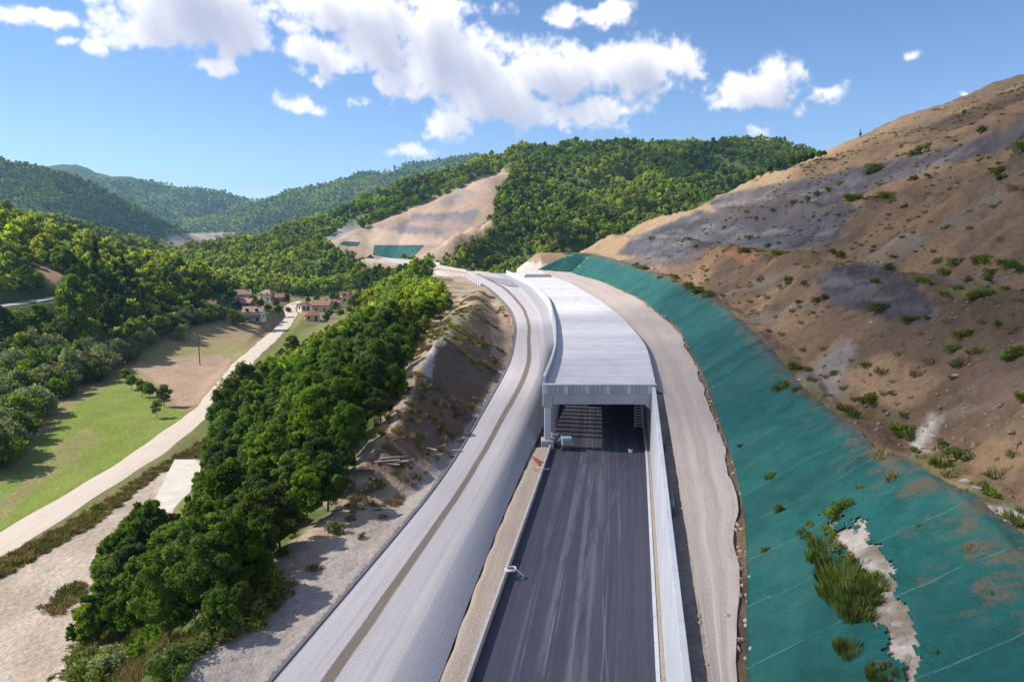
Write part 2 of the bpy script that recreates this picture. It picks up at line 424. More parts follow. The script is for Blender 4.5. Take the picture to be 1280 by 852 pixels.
# ------------------------------------------------------------------ materials
def material(name):
    m = bpy.data.materials.new(name); m.use_nodes = True; t = NT(m.node_tree); t.n.clear()
    out = t.new('ShaderNodeOutputMaterial'); return m, t, out
def simple(name, col, rough=.8, var=.25, scale=2.0, bump=.15, metal=0.0, bscale=None, bdist=.02):
    m, t, out = material(name)
    tcn = t.new('ShaderNodeTexCoord'); v = tcn.outputs['Object']
    n = t.noise(v, scale, 6, .6); n2 = t.noise(v, scale*9, 3, .6)
    f = t.math('ADD', t.math('MULTIPLY', n, .65), t.math('MULTIPLY', n2, .35))
    f = t.ramp(f, .25, .75, 1-var, 1+var, False)
    c = t.mix(1.0, col, t.new('ShaderNodeCombineColor', {0: f, 1: f, 2: f}).outputs[0], 'MULTIPLY')
    b = t.new('ShaderNodeBump', {'Strength': bump, 'Distance': bdist, 'Height': t.noise(v, bscale or scale*12, 4, .6)})
    p = t.new('ShaderNodeBsdfPrincipled', {'Base Color': c, 'Roughness': rough, 'Metallic': metal, 'Normal': b.outputs[0]})
    p.inputs['Specular IOR Level'].default_value = .3
    t.l.new(p.outputs[0], out.inputs[0]); return m

# ground: albedo attribute times fine grain
def ground_mat():
    m, t, out = material('ground')
    a = t.new('ShaderNodeAttribute', attribute_name='albedo')
    geo = t.new('ShaderNodeNewGeometry'); P = geo.outputs['Position']
    n1 = t.noise(P, 1.6, 8, .68); n2 = t.noise(P, .22, 5, .6); n3 = t.noise(P, 7.0, 3, .7)
    f = t.math('ADD', t.math('MULTIPLY', n1, .5), t.math('MULTIPLY', n2, .25)); f = t.math('ADD', f, t.math('MULTIPLY', n3, .25))
    f = t.ramp(f, .28, .72, .45, 1.55, False)
    c = t.mix(1.0, a.outputs['Color'], t.new('ShaderNodeCombineColor', {0: f, 1: f, 2: f}).outputs[0], 'MULTIPLY')
    h = t.math('ADD', t.noise(P, 1.3, 8, .65), t.math('MULTIPLY', t.noise(P, 5.0, 3, .6), .15))
    b = t.new('ShaderNodeBump', {'Strength': .65, 'Distance': .55, 'Height': h})
    p = t.new('ShaderNodeBsdfPrincipled', {'Base Color': c, 'Roughness': .95, 'Normal': b.outputs[0]})
    p.inputs['Specular IOR Level'].default_value = .1
    t.l.new(p.outputs[0], out.inputs[0]); return m
def leaf_mat(name, dark, light, trans=.5, hue=.5, patch=False):
    m, t, out = material(name)
    a = t.new('ShaderNodeAttribute', attribute_name='shade')
    oi = t.new('ShaderNodeObjectInfo')
    c = t.mix(a.outputs['Fac'], dark, light)
    hs = t.new('ShaderNodeHueSaturation', {'Hue': t.ramp(oi.outputs['Random'], 0, 1, .5-.035*hue, .5+.02*hue, False),
        'Saturation': t.ramp(t.math('FRACT', t.math('MULTIPLY', oi.outputs['Random'], 7.31)), 0, 1, .85, 1.1, False),
        'Value': t.ramp(t.math('FRACT', t.math('MULTIPLY', oi.outputs['Random'], 3.77)), 0, 1, .68, 1.32, False), 'Color': c})
    if patch:
        pn = t.noise(oi.outputs['Location'], .0075, 3, .6); pn2 = t.noise(oi.outputs['Location'], .03, 3, .6)
        pv_ = t.ramp(t.math('ADD', t.math('MULTIPLY', pn, .6), t.math('MULTIPLY', pn2, .4)), .36, .62, .72, 1.55)
        hs = t.new('ShaderNodeHueSaturation', {'Hue': t.ramp(pn, .38, .62, .515, .485), 'Saturation': 1.0, 'Value': pv_, 'Color': hs.outputs[0]})
    d = t.new('ShaderNodeBsdfDiffuse', {'Color': hs.outputs[0], 'Roughness': .5})
    tr = t.new('ShaderNodeBsdfTranslucent', {'Color': t.mix(1.0, hs.outputs[0], (1.15, 1.12, .6), 'MULTIPLY')})
    mx = t.new('ShaderNodeMixShader', {0: trans, 1: d.outputs[0], 2: tr.outputs[0]})
    t.l.new(mx.outputs[0], out.inputs[0]); return m
def ribbon_mat(name, base, dark, streak=.5, grain=.35, rough=.9, bands=(), bump=.3, edge=None, tracks=None, sf=(2.2, 7.0)):
    """uv: u metres across, v metres along. bands: (centre u, half width, colour, wobble)"""
    m, t, out = material(name)
    uv = t.new('ShaderNodeUVMap'); U = uv.outputs[0]
    sx = t.new('ShaderNodeSeparateXYZ', {0: U})
    st = t.noise(t.vmath('MULTIPLY', U, (sf[0], .035, 1)), 1.0, 5, .65, .3)
    st2 = t.noise(t.vmath('MULTIPLY', U, (sf[1], .06, 1)), 1.0, 4, .6)
    blot = t.noise(U, .16, 5, .6); gr = t.noise(U, 6.0, 6, .7)
    f = t.math('ADD', t.math('MULTIPLY', st, .55), t.math('MULTIPLY', st2, .45))
    f = t.ramp(f, .35, .65)
    c = t.mix(t.math('MULTIPLY', f, streak), base, dark)
    c = t.mix(t.math('MULTIPLY', t.ramp(blot, .45, .75), .4), c, dark)
    for (cu, hw, col, wob) in bands:
        uo = t.math('ADD', sx.outputs[0], t.math('MULTIPLY', t.math('SUBTRACT', t.noise(t.vmath('MULTIPLY', U, (.02, .06, 1)), 1.0, 4, .6), .5), wob))
        dd = t.math('ABSOLUTE', t.math('SUBTRACT', uo, cu))
        k = t.ramp(t.math('ADD', dd, t.math('MULTIPLY', t.math('SUBTRACT', gr, .5), .25)), hw*.8, hw*1.15, 1, 0)
        k = t.math('MULTIPLY', k, t.ramp(t.noise(t.vmath('MULTIPLY', U, (3.0, .15, 1)), 1.0, 4, .6), .25, .45, .55, 1.0))
        c = t.mix(k, c, col)
    if tracks:
        for (cu, amp, per, ph, col, alpha, hw) in tracks:
            w = t.math('MULTIPLY', t.math('SINE', t.math('MULTIPLY_ADD', sx.outputs[1], 1.0/per, ph)), amp)
            dd = t.math('ABSOLUTE', t.math('SUBTRACT', t.math('SUBTRACT', sx.outputs[0], cu), w))
            k = t.math('MULTIPLY', t.ramp(dd, hw*.3, hw, 1, 0), alpha)
            k = t.math('MULTIPLY', k, t.ramp(t.noise(t.vmath('MULTIPLY', U, (1.5, .12, 1)), 1.0, 4, .6), .35, .6))
            c = t.mix(k, c, col)
    g_ = t.ramp(gr, .25, .75, 1-grain, 1+grain, False)
    c = t.mix(1.0, c, t.new('ShaderNodeCombineColor', {0: g_, 1: g_, 2: g_}).outputs[0], 'MULTIPLY')
    b = t.new('ShaderNodeBump', {'Strength': bump, 'Distance': .08, 'Height': t.math('ADD', gr, st2)})
    p = t.new('ShaderNodeBsdfPrincipled', {'Base Color': c, 'Roughness': rough, 'Normal': b.outputs[0]})
    p.inputs['Specular IOR Level'].default_value = .25
    t.l.new(p.outputs[0], out.inputs[0]); return m

M = {}
M['ground'] = ground_mat()
M['concrete'] = simple('pale_concrete', (.60,.59,.615), .85, .2, .35, .25)
M['slab_b'] = simple('stained_concrete', (.555,.55,.57), .85, .26, .5, .25)
M['slab_c'] = simple('bleached_concrete', (.64,.635,.65), .85, .2, .4, .25)
M['concrete2'] = simple('weathered_concrete', (.40,.40,.41), .85, .28, .7, .25)
M['wallconc'] = simple('wall_concrete', (.52,.54,.58), .8, .2, .3, .15)
M['padconc'] = simple('dusty_concrete', (.58,.53,.47), .9, .25, .35, .2)
M['darkconc'] = simple('dark_concrete', (.16,.17,.19), .85, .25, 1.2, .2)
M['kerbconc'] = simple('kerb_concrete', (.42,.41,.40), .9, .25, 1.2, .2)
M['timber'] = simple('grey_timber', (.36,.30,.24), .9, .4, 3, .3)
M['rust'] = simple('orange_red_paint', (.42,.085,.045), .6, .3, 3, .1)
M['steel'] = simple('galvanised_steel', (.45,.47,.5), .45, .2, 3, .05, .6)
M['bluebox'] = simple('pale_blue_paint', (.35,.47,.55), .5, .2, 2, .05)
M['dark'] = simple('dark_rubber', (.025,.025,.028), .8, .2, 2, .1)
M['whiteplastic'] = simple('white_plastic', (.75,.75,.73), .5, .1, 2, .05)
M['plaster'] = simple('white_plaster', (.72,.68,.62), .9, .15, .8, .1)
M['cream'] = simple('cream_plaster', (.62,.52,.40), .9, .18, .8, .1)
M['brickwall'] = simple('bare_brick', (.40,.20,.13), .9, .25, 2, .2)
M['tile'] = simple('clay_tiles', (.30,.14,.105), .9, .35, 1.6, .5)
M['tile2'] = simple('faded_clay_tiles', (.34,.22,.18), .9, .35, 1.6, .5)
M['glass'] = simple('window_glass', (.03,.04,.05), .15, .2, 1, .0)
M['wood'] = simple('brown_wood', (.14,.08,.045), .7, .3, 3, .2)
M['bark'] = simple('bark', (.11,.085,.06), .95, .4, 3, .5)
M['polewood'] = simple('pole_wood', (.13,.11,.09), .9, .3, 4, .2)
M['rock'] = simple('pale_rock', (.50,.45,.40), .95, .35, 1.2, .8, bdist=.15)
M['leaf'] = leaf_mat('leaf', (.072,.140,.024), (.225,.335,.048))
M['leaf_dark'] = leaf_mat('leaf_dark', (.052,.118,.026), (.170,.280,.048))
M['leaf_lime'] = leaf_mat('leaf_lime', (.12,.175,.016), (.32,.38,.03))
M['leaf_grey'] = leaf_mat('leaf_grey', (.13,.17,.09), (.33,.38,.20))
M['leaf_pine'] = leaf_mat('leaf_pine', (.028,.06,.024), (.09,.14,.045), .4)
M['leaf_far'] = leaf_mat('leaf_far', (.110,.185,.026), (.34,.44,.056), .5, .9, True)
M['grass'] = leaf_mat('grass_blade', (.08,.12,.025), (.21,.26,.05), .3)
M['drygrass'] = leaf_mat('dry_grass', (.24,.18,.09), (.44,.34,.18), .3)
M['asphalt'] = ribbon_mat('fresh_asphalt', (.066,.067,.096), (.041,.041,.064), .8, .25, .75, bump=.15,
    tracks=[(3.2,.5,38,0.3,(.15,.15,.18),.5,.22),(5.0,.7,31,1.3,(.15,.15,.18),.55,.25),(6.2,.6,44,2.1,(.15,.15,.18),.5,.2),(7.4,.9,27,.4,(.14,.14,.17),.45,.18),(4.2,.3,60,4,(.14,.14,.17),.5,.3),(2.1,.3,50,2,(.13,.13,.16),.4,.2),(6.9,2.0,11,.9,(.13,.13,.15),.35,.14),(7.6,2.0,11,.75,(.13,.13,.15),.35,.14),(5.6,.4,70,1,(.12,.12,.15),.5,.9),(3.7,.35,52,.7,(.17,.17,.20),.55,.10),(5.4,.5,36,1.9,(.17,.17,.20),.55,.09),(6.6,.8,24,.2,(.16,.16,.19),.5,.09),(4.6,.4,45,3.1,(.17,.17,.20),.5,.08),(2.8,.5,30,2.4,(.15,.15,.18),.45,.09),(8.2,1.3,14,1.2,(.15,.15,.18),.45,.09)])
M['leftroad'] = ribbon_mat('gravelled_carriageway', (.52,.49,.50), (.42,.39,.395), .75, .2, .95,
    bands=[(3.7,.48,(.20,.165,.13),.5),(9.5,1.6,(.36,.355,.39),.5)],  # dirt band; bluish compacted right side with the bank's shade put into its colour
    tracks=[(4.5,.05,40,0,(.5,.46,.43),.8,.08),(2.2,.1,50,1,(.36,.34,.33),.6,.14),(6.3,.15,60,2,(.37,.33,.31),.5,.4)])
M['haul'] = ribbon_mat('haul_gravel', (.50,.43,.385), (.37,.30,.25),   .5, .35, .98, bump=.5, sf=(.7, 1.6), tracks=[(1.6,.2,30,0,(.52,.44,.38),.7,.4),(3.4,.2,30,0,(.52,.44,.38),.7,.4)])
M['dirt'] = ribbon_mat('pale_dirt', (.60,.52,.44), (.46,.38,.31), .5, .3, .98, bump=.5)
M['greyroad'] = ribbon_mat('grey_road', (.30,.30,.32), (.22,.22,.24), .5, .2, .9)
M['strip'] = ribbon_mat('median_fill', (.42,.35,.285), (.30,.245,.20), .6, .4, .98, bump=.6)
# erosion netting
def net_mat():
    m, t, out = material('green_netting')
    tcn = t.new('ShaderNodeTexCoord'); geo = t.new('ShaderNodeNewGeometry'); P = geo.outputs['Position']
    oi = t.new('ShaderNodeObjectInfo')
    n = t.noise(P, .5, 6, .65); n2 = t.noise(P, 5.0, 4, .7)
    uv = t.new('ShaderNodeUVMap'); sx = t.new('ShaderNodeSeparateXYZ', {0: uv.outputs[0]})
    c = t.mix(t.ramp(n, .3, .75), (.002,.070,.064), (.005,.115,.102))
    c = t.mix(t.math('MULTIPLY', t.ramp(n2, .62, .78), .5), c, (.16,.14,.09))
    c = t.mix(t.math('MULTIPLY', t.ramp(t.noise(P, .16, 4, .6), .42, .7), .45), c, (.035,.135,.115))
    hs = t.new('ShaderNodeHueSaturation', {'Hue': .5, 'Saturation': 1.0, 'Value': t.ramp(oi.outputs['Random'], 0, 1, .86, 1.14, False), 'Color': c})
    mud = t.ramp(t.math('ADD', t.math('MULTIPLY', sx.outputs[1], .55), t.math('MULTIPLY', t.noise(P, .6, 6, .7), .85)), .84, 1.02)
    hs2 = t.mix(t.math('MULTIPLY', mud, .85), hs.outputs[0], (.13,.095,.06))
    # overlapped selvedge with pale thread
    seam = t.ramp(sx.outputs[0], .015, .04, 1, 0)
    seam = t.math('MULTIPLY', seam, t.ramp(t.noise(P, 1.1, 4, .6), .32, .55))
    rib = t.math('MULTIPLY', t.ramp(t.math('ABSOLUTE', t.math('SUBTRACT', t.math('FRACT', t.math('MULTIPLY', sx.outputs[0], 3.0)), .5)), .0, .05, 1, 0), t.ramp(t.noise(P, .7, 4, .6), .5, .7))
    seam = t.math('MAXIMUM', seam, t.math('MULTIPLY', rib, .35))
    c2 = t.mix(t.math('MULTIPLY', seam, .32), hs2, (.22,.33,.30))
    wr = t.math('ADD', t.noise(t.vmath('MULTIPLY', uv.outputs[0], (9.0, 3.0, 1.0)), 1.0, 5, .6), t.noise(P, 1.3, 5, .65))
    b = t.new('ShaderNodeBump', {'Strength': .8, 'Distance': .3, 'Height': t.math('ADD', wr, t.math('MULTIPLY', n2, .3))})
    p = t.new('ShaderNodeBsdfPrincipled', {'Base Color': c2, 'Roughness': .75, 'Normal': b.outputs[0]})
    p.inputs['Specular IOR Level'].default_value = .3
    t.l.new(p.outputs[0], out.inputs[0]); return m
M['net'] = net_mat()

# ------------------------------------------------------------------ ground sheet (fan of rows and columns reaching the horizon)
def inpoly(px, py, poly):
    inside = np.zeros(px.shape, bool); n = len(poly); j = n-1
    for i in range(n):
        xi, yi = poly[i]; xj, yj = poly[j]
        c = ((yi > py) != (yj > py)) & (px < (xj-xi)*(py-yi)/((yj-yi) if yj != yi else 1e-9)+xi)
        inside ^= c; j = i
    return inside
OY = -14.0
NA, NR = 900, 720
ang = np.linspace(R(-64), R(64), NA); rad = 14*np.exp(np.linspace(0, math.log(5600/14), NR))
AA, RR = np.meshgrid(ang, rad)
GX = (RR*np.sin(AA)); GY = (RR*np.cos(AA)+OY)
GZ = terrain(GX, GY)

C = lambda *a: np.array(a, float)
SOIL, DRY, GREEN, FOREST = C(.30,.205,.135), C(.33,.27,.15), C(.155,.22,.035), C(.085,.125,.034)
def albedo(X, Y, Z):
    px, py, dep = proj(X, Y, Z)
    j1 = (fbm(X, Y, 6, 4, 71)-.5); j2 = (fbm(X, Y, 25, 4, 73)-.5)
    jx = px + j1*1400/np.maximum(dep, 30); jy = py + j2*900/np.maximum(dep, 30)
    n = X.shape; A = np.empty(n+(3,))
    f1 = fbm(X, Y, 30, 5, 81)[..., None]; f2 = fbm(X, Y, 8, 4, 83)[..., None]; f3 = fbm(X, Y, 120, 4, 85)[..., None]
    A[:] = lerp(C(.15,.165,.05), C(.22,.19,.09), sstep(.35, .65, f1))
    hi = sstep(-11, -6, Z)[..., None]
    A = lerp(A, FOREST*(.8+.5*f1), hi)
    def paint(mask, col, k=1.0):
        nonlocal A
        A = np.where(mask[..., None], lerp(A, col, k), A)
    val = (Z < -8) & (dep < 600)
    paint((Z < -5) & (dep > 415) & (dep < 900), FOREST*(.8+.5*f1))
    # fields on the valley floor
    paint(val & inpoly(jx, jy, [(-60,640),(-60,560),(60,500),(150,470),(165,440),(190,425),(235,400),(360,392),(355,415),(285,475),(262,508),(120,600),(-60,720)]), lerp(C(.24,.20,.09), C(.30,.25,.12), f2))
    paint(val & inpoly(jx, jy, [(-40,700),(-10,612),(30,585),(60,535),(100,500),(150,475),(180,490),(215,510),(245,520),(190,560),(120,602),(50,645),(0,672)]), lerp(GREEN, C(.22,.25,.06), f2))
    paint(val & inpoly(jx, jy, [(-40,668),(10,618),(70,560),(110,532),(125,548),(90,580),(40,615),(0,652)]), lerp(C(.30,.24,.12), C(.20,.21,.07), f2), .8)
    paint(val & inpoly(jx, jy, [(165,458),(240,440),(285,440),(290,470),(262,503),(225,508),(200,480)]), lerp(C(.34,.235,.165), C(.40,.29,.2), f2))
    paint(val & inpoly(jx, jy, [(160,450),(170,430),(240,424),(320,428),(300,445),(240,442),(190,455)]), lerp(C(.25,.24,.09), C(.32,.27,.13), f2))
    paint(val & inpoly(jx, jy, [(225,428),(230,408),(330,402),(345,412),(320,430)]), lerp(C(.36,.27,.17), C(.30,.24,.12), f2))
    # bare ground at the bottom left, gravel shelf
    paint((Z < -6) & inpoly(jx, jy, [(-60,900),(-60,735),(0,708),(80,665),(150,630),(195,585),(250,568),(262,575),(215,640),(150,700),(110,790),(90,860)]), lerp(C(.50,.42,.35), C(.37,.30,.24), sstep(.3, .7, f2)))
    paint((Z < -6) & inpoly(jx, jy, [(30,790),(110,740),(140,760),(60,852),(0,870)]), C(.43,.35,.28), .8)
    grassv = (Z < 2) & inpoly(jx, jy, [(-60,735),(0,700),(110,640),(190,588),(262,545),(270,575),(200,590),(120,655),(0,722),(-60,752)])
    paint(grassv, lerp(C(.17,.14,.06), C(.12,.13,.04), f2))
    xk, xg = XK(Y), XG(Y)
    shelf = (X < xk+1) & (X > xg-2.5+j1*4) & (Y < 330)
    shs = sstep(-1.3, 1.3, X-(xg-2.3+j1*5+(fbm(X, Y, 2.2, 3, 78)-.5)*3))*(X < xk+1)*(Y < 330)
    A = lerp(A, lerp(C(.40,.31,.235), C(.30,.23,.165), sstep(.3, .7, f2)), shs[..., None])
    gk = sstep(-.8, .8, X-(xk-1.0-2.5*sstep(95, 20, Y)-4.0*sstep(75, 25, Y)+j1*3.0))*sstep(120, 95, Y)*shs
    A = lerp(A, lerp(C(.44,.39,.355), C(.35,.30,.265), f2), gk[..., None])
    paint(shelf & inpoly(jx, jy, [(436,600),(480,560),(512,505),(531,462),(548,428),(592,386),(602,372),(640,400),(634,450),(606,500),(575,545),(500,590)]), lerp(C(.20,.135,.095), C(.135,.10,.075), sstep(.3, .7, f2)))
    paint(shelf & inpoly(jx, jy, [(596,372),(636,392),(640,430),(628,462),(616,440),(610,400)]), C(.36,.265,.20), .7)
    paint(shelf & inpoly(jx, jy, [(524,476),(532,448),(560,412),(592,383),(594,389),(566,418),(546,440),(540,478)]), C(.42,.40,.39), .9)
    paint(shelf & (f1[..., 0] > .56) & (X < xk-7), C(.16,.17,.06), .6)
    paint((X > xk-.5) & (X < XR(Y)+1) & (Y < 300), lerp(C(.20,.17,.145), C(.13,.115,.10), f2))
    s = X-XH(Y)
    # right-hand excavated hillside
    hill = (X > XR(Y)+.4) & (Y < 430+j2*60) & (Y > -20) & ((s > -30))
    f4 = fbm(X+.35*Y, (X-XH(Y))*.25, 7, 5, 87, .6)[..., None]; f5 = fbm(X, Y, 2.6, 4, 88, .65)[..., None]
    hc = lerp(C(.215,.142,.088), C(.105,.071,.049), sstep(.35, .68, f1*.6+f4*.4)); hc = lerp(hc, C(.29,.185,.105), sstep(.48, .72, f2)*.6)
    hc = lerp(hc, C(.10,.075,.06), sstep(.55, .75, f5)*.55); hc = lerp(hc, C(.28,.235,.19), sstep(.60, .78, f4)*.5)
    hc = lerp(hc, C(.37,.26,.155), sstep(200, 300, Y)[..., None]*.7)  # sunlit tan of the far end put into the soil colour
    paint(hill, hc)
    GR = lerp(C(.045,.047,.060), C(.112,.110,.128), sstep(.3, .7, f4*.6+f2*.4))
    streak = fbm(X*.5+Y*.3, Z*3, 5, 4, 91)[..., None]
    GR = lerp(GR, C(.24,.23,.235), sstep(.55, .8, streak)*.5)
    j3 = fbm(X, Y, 1.8, 3, 75)-.5; j4 = fbm(X, Y, 14, 4, 76)-.5
    def soft(mask, poly, col, k):
        nonlocal A
        ii = np.where(mask)
        if len(ii[0]) == 0: return
        x_, y_, d_ = px[ii], py[ii], 1500/np.maximum(dep[ii], 30); a_, b_, c_, e_ = j1[ii], j2[ii], j3[ii], j4[ii]
        w = np.zeros(len(x_))
        for q in range(6):
            an = q*1.05; rr_ = .35 if q % 2 else .15
            w += inpoly(x_+d_*(a_*.9+c_*.5+e_*1.2+rr_*math.cos(an)), y_+d_*(b_*.5-c_*.35+e_*.5+rr_*.6*math.sin(an)), poly)
        w = (w/6*k)[..., None]; cc = col[ii] if col.ndim > 1 else col
        A[ii] = lerp(A[ii], cc, w)
    for poly, k in [([(770,318),(790,296),(880,262),(905,272),(1060,262),(1045,300),(1000,312),(890,306),(850,322)], .95),
                 ([(880,248),(960,232),(1100,205),(1230,172),(1290,150),(1290,178),(1180,205),(1090,240),(1010,262),(900,268)], .85),
                 ([(1020,345),(1070,326),(1120,335),(1165,375),(1170,400),(1120,400),(1040,380)], .85),
                 ([(760,330),(840,308),(880,318),(850,332),(800,334)], .7),
                 ([(1000,235),(1060,215),(1080,225),(1010,255)], .6)]:
        soft(hill & (s > 8), poly, GR, k)
    soft(hill & (s > 8), [(870,268),(960,252),(1060,250),(1075,268),(1000,285),(905,285)], C(.085,.075,.085), .85)
    soft(hill & (s > 8), [(905,315),(925,308),(960,318),(930,330)], C(.36,.17,.08), .7)
    soft(hill & (s > 6), [(1000,470),(1045,425),(1075,430),(1050,490),(1030,505)], C(.30,.27,.25), .7)
    soft(hill & (s > 6), [(1060,470),(1110,440),(1180,470),(1130,520),(1080,500)], C(.38,.24,.14), .6)
    soft(hill & (s > 6), [(1090,420),(1180,400),(1280,470),(1280,520),(1150,470)], C(.15,.10,.075), .5)
    for poly in [[(1230,630),(1290,635),(1290,662),(1240,655)],[(1200,600),(1230,610),(1215,620)],[(1150,560),(1175,520),(1185,530),(1165,570)]]:
        soft(hill & (s > 6), poly, C(.52,.48,.44), .9)
    # grassy streaks along the benches
    su = s-nettop(Y)
    bench = ((np.abs(su-17) < 3.0) | (np.abs(su-1.2) < 1.5) | (np.abs(su-36) < 2.5)) & (f2[..., 0] > .52)
    paint(hill & bench & (f5[..., 0] > .5), C(.17,.185,.05), .5)
    paint(hill & (s < -.2) & (X > XR(Y)+.9) & (X < XR(Y)+2.8) & (Y < 90), lerp(C(.40,.36,.33), C(.26,.23,.21), f5))
    paint(hill & (s > 15) & (f1[..., 0] > .62) & (f2[..., 0] > .5), C(.20,.19,.08), .25)
    paint(hill & (s > 0) & (su < 0) & inpoly(px, py, [(1020,640),(1070,630),(1095,668),(1125,700),(1135,745),(1155,790),(1155,870),(1100,870),(1090,800),(1052,760),(1040,720),(1012,690)]), lerp(C(.44,.39,.34), C(.22,.18,.14), sstep(.35, .65, f5)))
    paint((s > 130+j2*90) & (Y < 600) & (Y > 420), FOREST, .9)
    # bare flat beyond the gallery
    paint((Y > 285) & (Y < 440) & inpoly(jx, jy, [(500,335),(540,322),(640,326),(700,330),(760,345),(700,362),(600,352)]), C(.52,.46,.41))
    # large cut slope across the valley
    e = (dep > 380) & (dep < 760)
    cutc = lerp(C(.46,.33,.24), C(.37,.27,.21), sstep(.3, .7, f1))
    paint(e & inpoly(jx, jy, [(405,304),(440,290),(500,266),(560,241),(625,209),(640,214),(622,240),(616,275),(590,305),(552,330),(480,335),(430,320)]), cutc)
    band = fbm(X*.15+Y*.2, Z, 9, 4, 95)[..., None]
    paint(e & inpoly(jx, jy, [(485,288),(520,268),(600,262),(590,280),(560,292),(500,292)]), lerp(C(.21,.20,.215), cutc, sstep(.5, .75, band)), .95)
    paint(e & inpoly(jx, jy, [(540,255),(580,235),(600,240),(570,256)]), C(.27,.25,.25), .6)
    paint(e & inpoly(jx, jy, [(430,300),(470,285),(560,300),(560,306),(440,306)]), C(.55,.43,.33), .7)
    paint(e & inpoly(jx, jy, [(395,305),(425,285),(470,262),(475,268),(440,292),(410,308)]), C(.34,.31,.30), .8)
    # far quarry floor and bare strip in the valley
    fq = (dep > 800)
    paint(fq & inpoly(jx, jy, [(196,302),(215,293),(300,290),(292,298),(250,312),(232,318)]), C(.40,.31,.25))
    paint(fq & inpoly(jx, jy, [(320,306),(345,292),(400,283),(430,278),(470,258),(475,263),(430,287),(360,305)]), C(.38,.33,.29), .8)
    # pale grove clearing on the left bank
    paint((dep > 120) & (dep < 330) & inpoly(jx, jy, [(45,335),(60,333),(80,345),(70,355),(50,350)]), C(.36,.25,.15))
    return A
ALB = albedo(GX, GY, GZ)
idx = np.arange(NA*NR).reshape(NR, NA)
Fq = np.stack([idx[:-1,:-1], idx[:-1,1:], idx[1:,1:], idx[1:,:-1]], -1).reshape(-1, 4)[:, ::-1]
gm = mesh_np('ground', np.stack([GX, GY, GZ], -1).reshape(-1, 3), Fq, M['ground'], True)
at = gm.attributes.new('albedo', 'FLOAT_COLOR', 'POINT')
at.data.foreach_set('color', np.concatenate([ALB.reshape(-1, 3), np.ones((NA*NR, 1))], 1).astype(np.float32).ravel())
tag(link('ground', gm), kind='structure')

# ------------------------------------------------------------------ ribbons (roads)
def ribbon(name, rows, mat, uw=None, parent=None):
    """rows: list of lists of 3-D points (same count); uv in metres"""
    P = np.array(rows, float); n, k = P.shape[:2]
    V = P.reshape(-1, 3); ii = np.arange(n*k).reshape(n, k)
    Fq = np.stack([ii[:-1,:-1], ii[:-1,1:], ii[1:,1:], ii[1:,:-1]], -1).reshape(-1, 4)
    me = mesh_np(name, V, Fq, mat, True)
    mid = P[:, k//2]; vv = np.concatenate([[0], np.cumsum(np.linalg.norm(np.diff(mid, axis=0), axis=1))])
    uu = np.concatenate([np.zeros((n, 1)), np.cumsum(np.linalg.norm(np.diff(P, axis=1), axis=2), axis=1)], 1)
    if uw is not None: uu = uu/uu[:, -1:]*uw
    UV = np.stack([uu, np.repeat(vv[:, None], k, 1)], -1).reshape(-1, 2)
    uvl = me.uv_layers.new(name='UVMap')
    li = np.empty(len(me.loops), np.int32); me.loops.foreach_get('vertex_index', li)
    uvl.data.foreach_set('uv', UV[li].astype(np.float32).ravel())
    return link(name, me, parent)
ys = np.arange(6, 300.1, 1.0)
tag(ribbon('asphalt_road', [[(lerp(XA(y), XR(y)+.5, t), y, 0.0) for t in np.linspace(0, 1, 7)] for y in ys], M['asphalt'], 11.0), kind='structure')
rows = []
for y in np.arange(6, 300.1, 1.0):
    a, b, z = float(XK(y))+.12, float(XE(y))+.70+.1*float(sstep(92, 108, y)), float(zL(y))
    w = b-a; r = []
    op = float(1-sstep(104, 140, y))
    for t in np.linspace(0, 1, 25):
        drop = op*max(0, (t-.62)/.38)**2.0*(z-.45)
        r.append((a+w*t, y, z-drop+.03*math.sin(t*9)))
    rows.append(r)
def far_rows(pts, hw, step=4, dz=.03):
    P = np.array(pts); seg = np.concatenate([[0], np.cumsum(np.linalg.norm(np.diff(P[:, :2], axis=0), axis=1))])
    t = np.arange(0, seg[-1], step); Q = np.stack([np.interp(t, seg, P[:, i]) for i in range(3)], 1)
    for _ in range(2):
        Q[1:-1] = (Q[:-2]+Q[1:-1]*2+Q[2:])/4
    T = np.gradient(Q[:, :2], axis=0); T /= np.linalg.norm(T, axis=1)[:, None]; N = np.stack([T[:, 1], -T[:, 0]], 1)
    return Q, N
tag(ribbon('gravel_carriageway', rows, M['leftroad'], 11.0), kind='structure')
Q, N = far_rows([(float((XK(299)+XE(299))/2), 299, 7.0)]+[p for p in FARROAD if p[1] > 312], 5)
tag(ribbon('concrete_road', [[(q[0]+n[0]*o, q[1]+n[1]*o, q[2]+.03) for o in (-5,-2.5,0,2.5,5)] for q, n in zip(Q, N)], M['dirt']), kind='structure')
rows = []
for y in np.arange(6, 300.1, 1.0):
    a = float(XR(y))+(1.9 if y < PORTAL else 1.15); b = float(XH(y))-.75
    jb = (fbm(np.array([y]), np.array([0.]), 6, 3, 5)[0]-.5)*1.0
    r = []
    for t in np.linspace(0, 1, 9):
        x = a+(b+jb-a)*t; r.append((x, y, ZH+.02-.10*math.exp(-((t-.3)/.09)**2)-.10*math.exp(-((t-.68)/.09)**2)+.18*(t > .9)*math.sin(y*1.7)*.3))
    rows.append(r)
tag(ribbon('haul_road', rows, M['haul'], 5.0), kind='structure')
Q, N = far_rows(VALROAD, 2.4, 2.0)
tag(ribbon('dirt_road', [[(q[0]+n[0]*o*(1+.05*math.sin(i*.9)+.05*math.sin(i*.31)), q[1]+n[1]*o*(1+.05*math.sin(i*.9)+.05*math.sin(i*.31)), q[2]+(.03 if abs(o) < 2 else -.02)) for o in (-2.7,-1.3,0,1.3,2.7)] for i, (q, n) in enumerate(zip(Q, N))], M['dirt']), kind='structure')
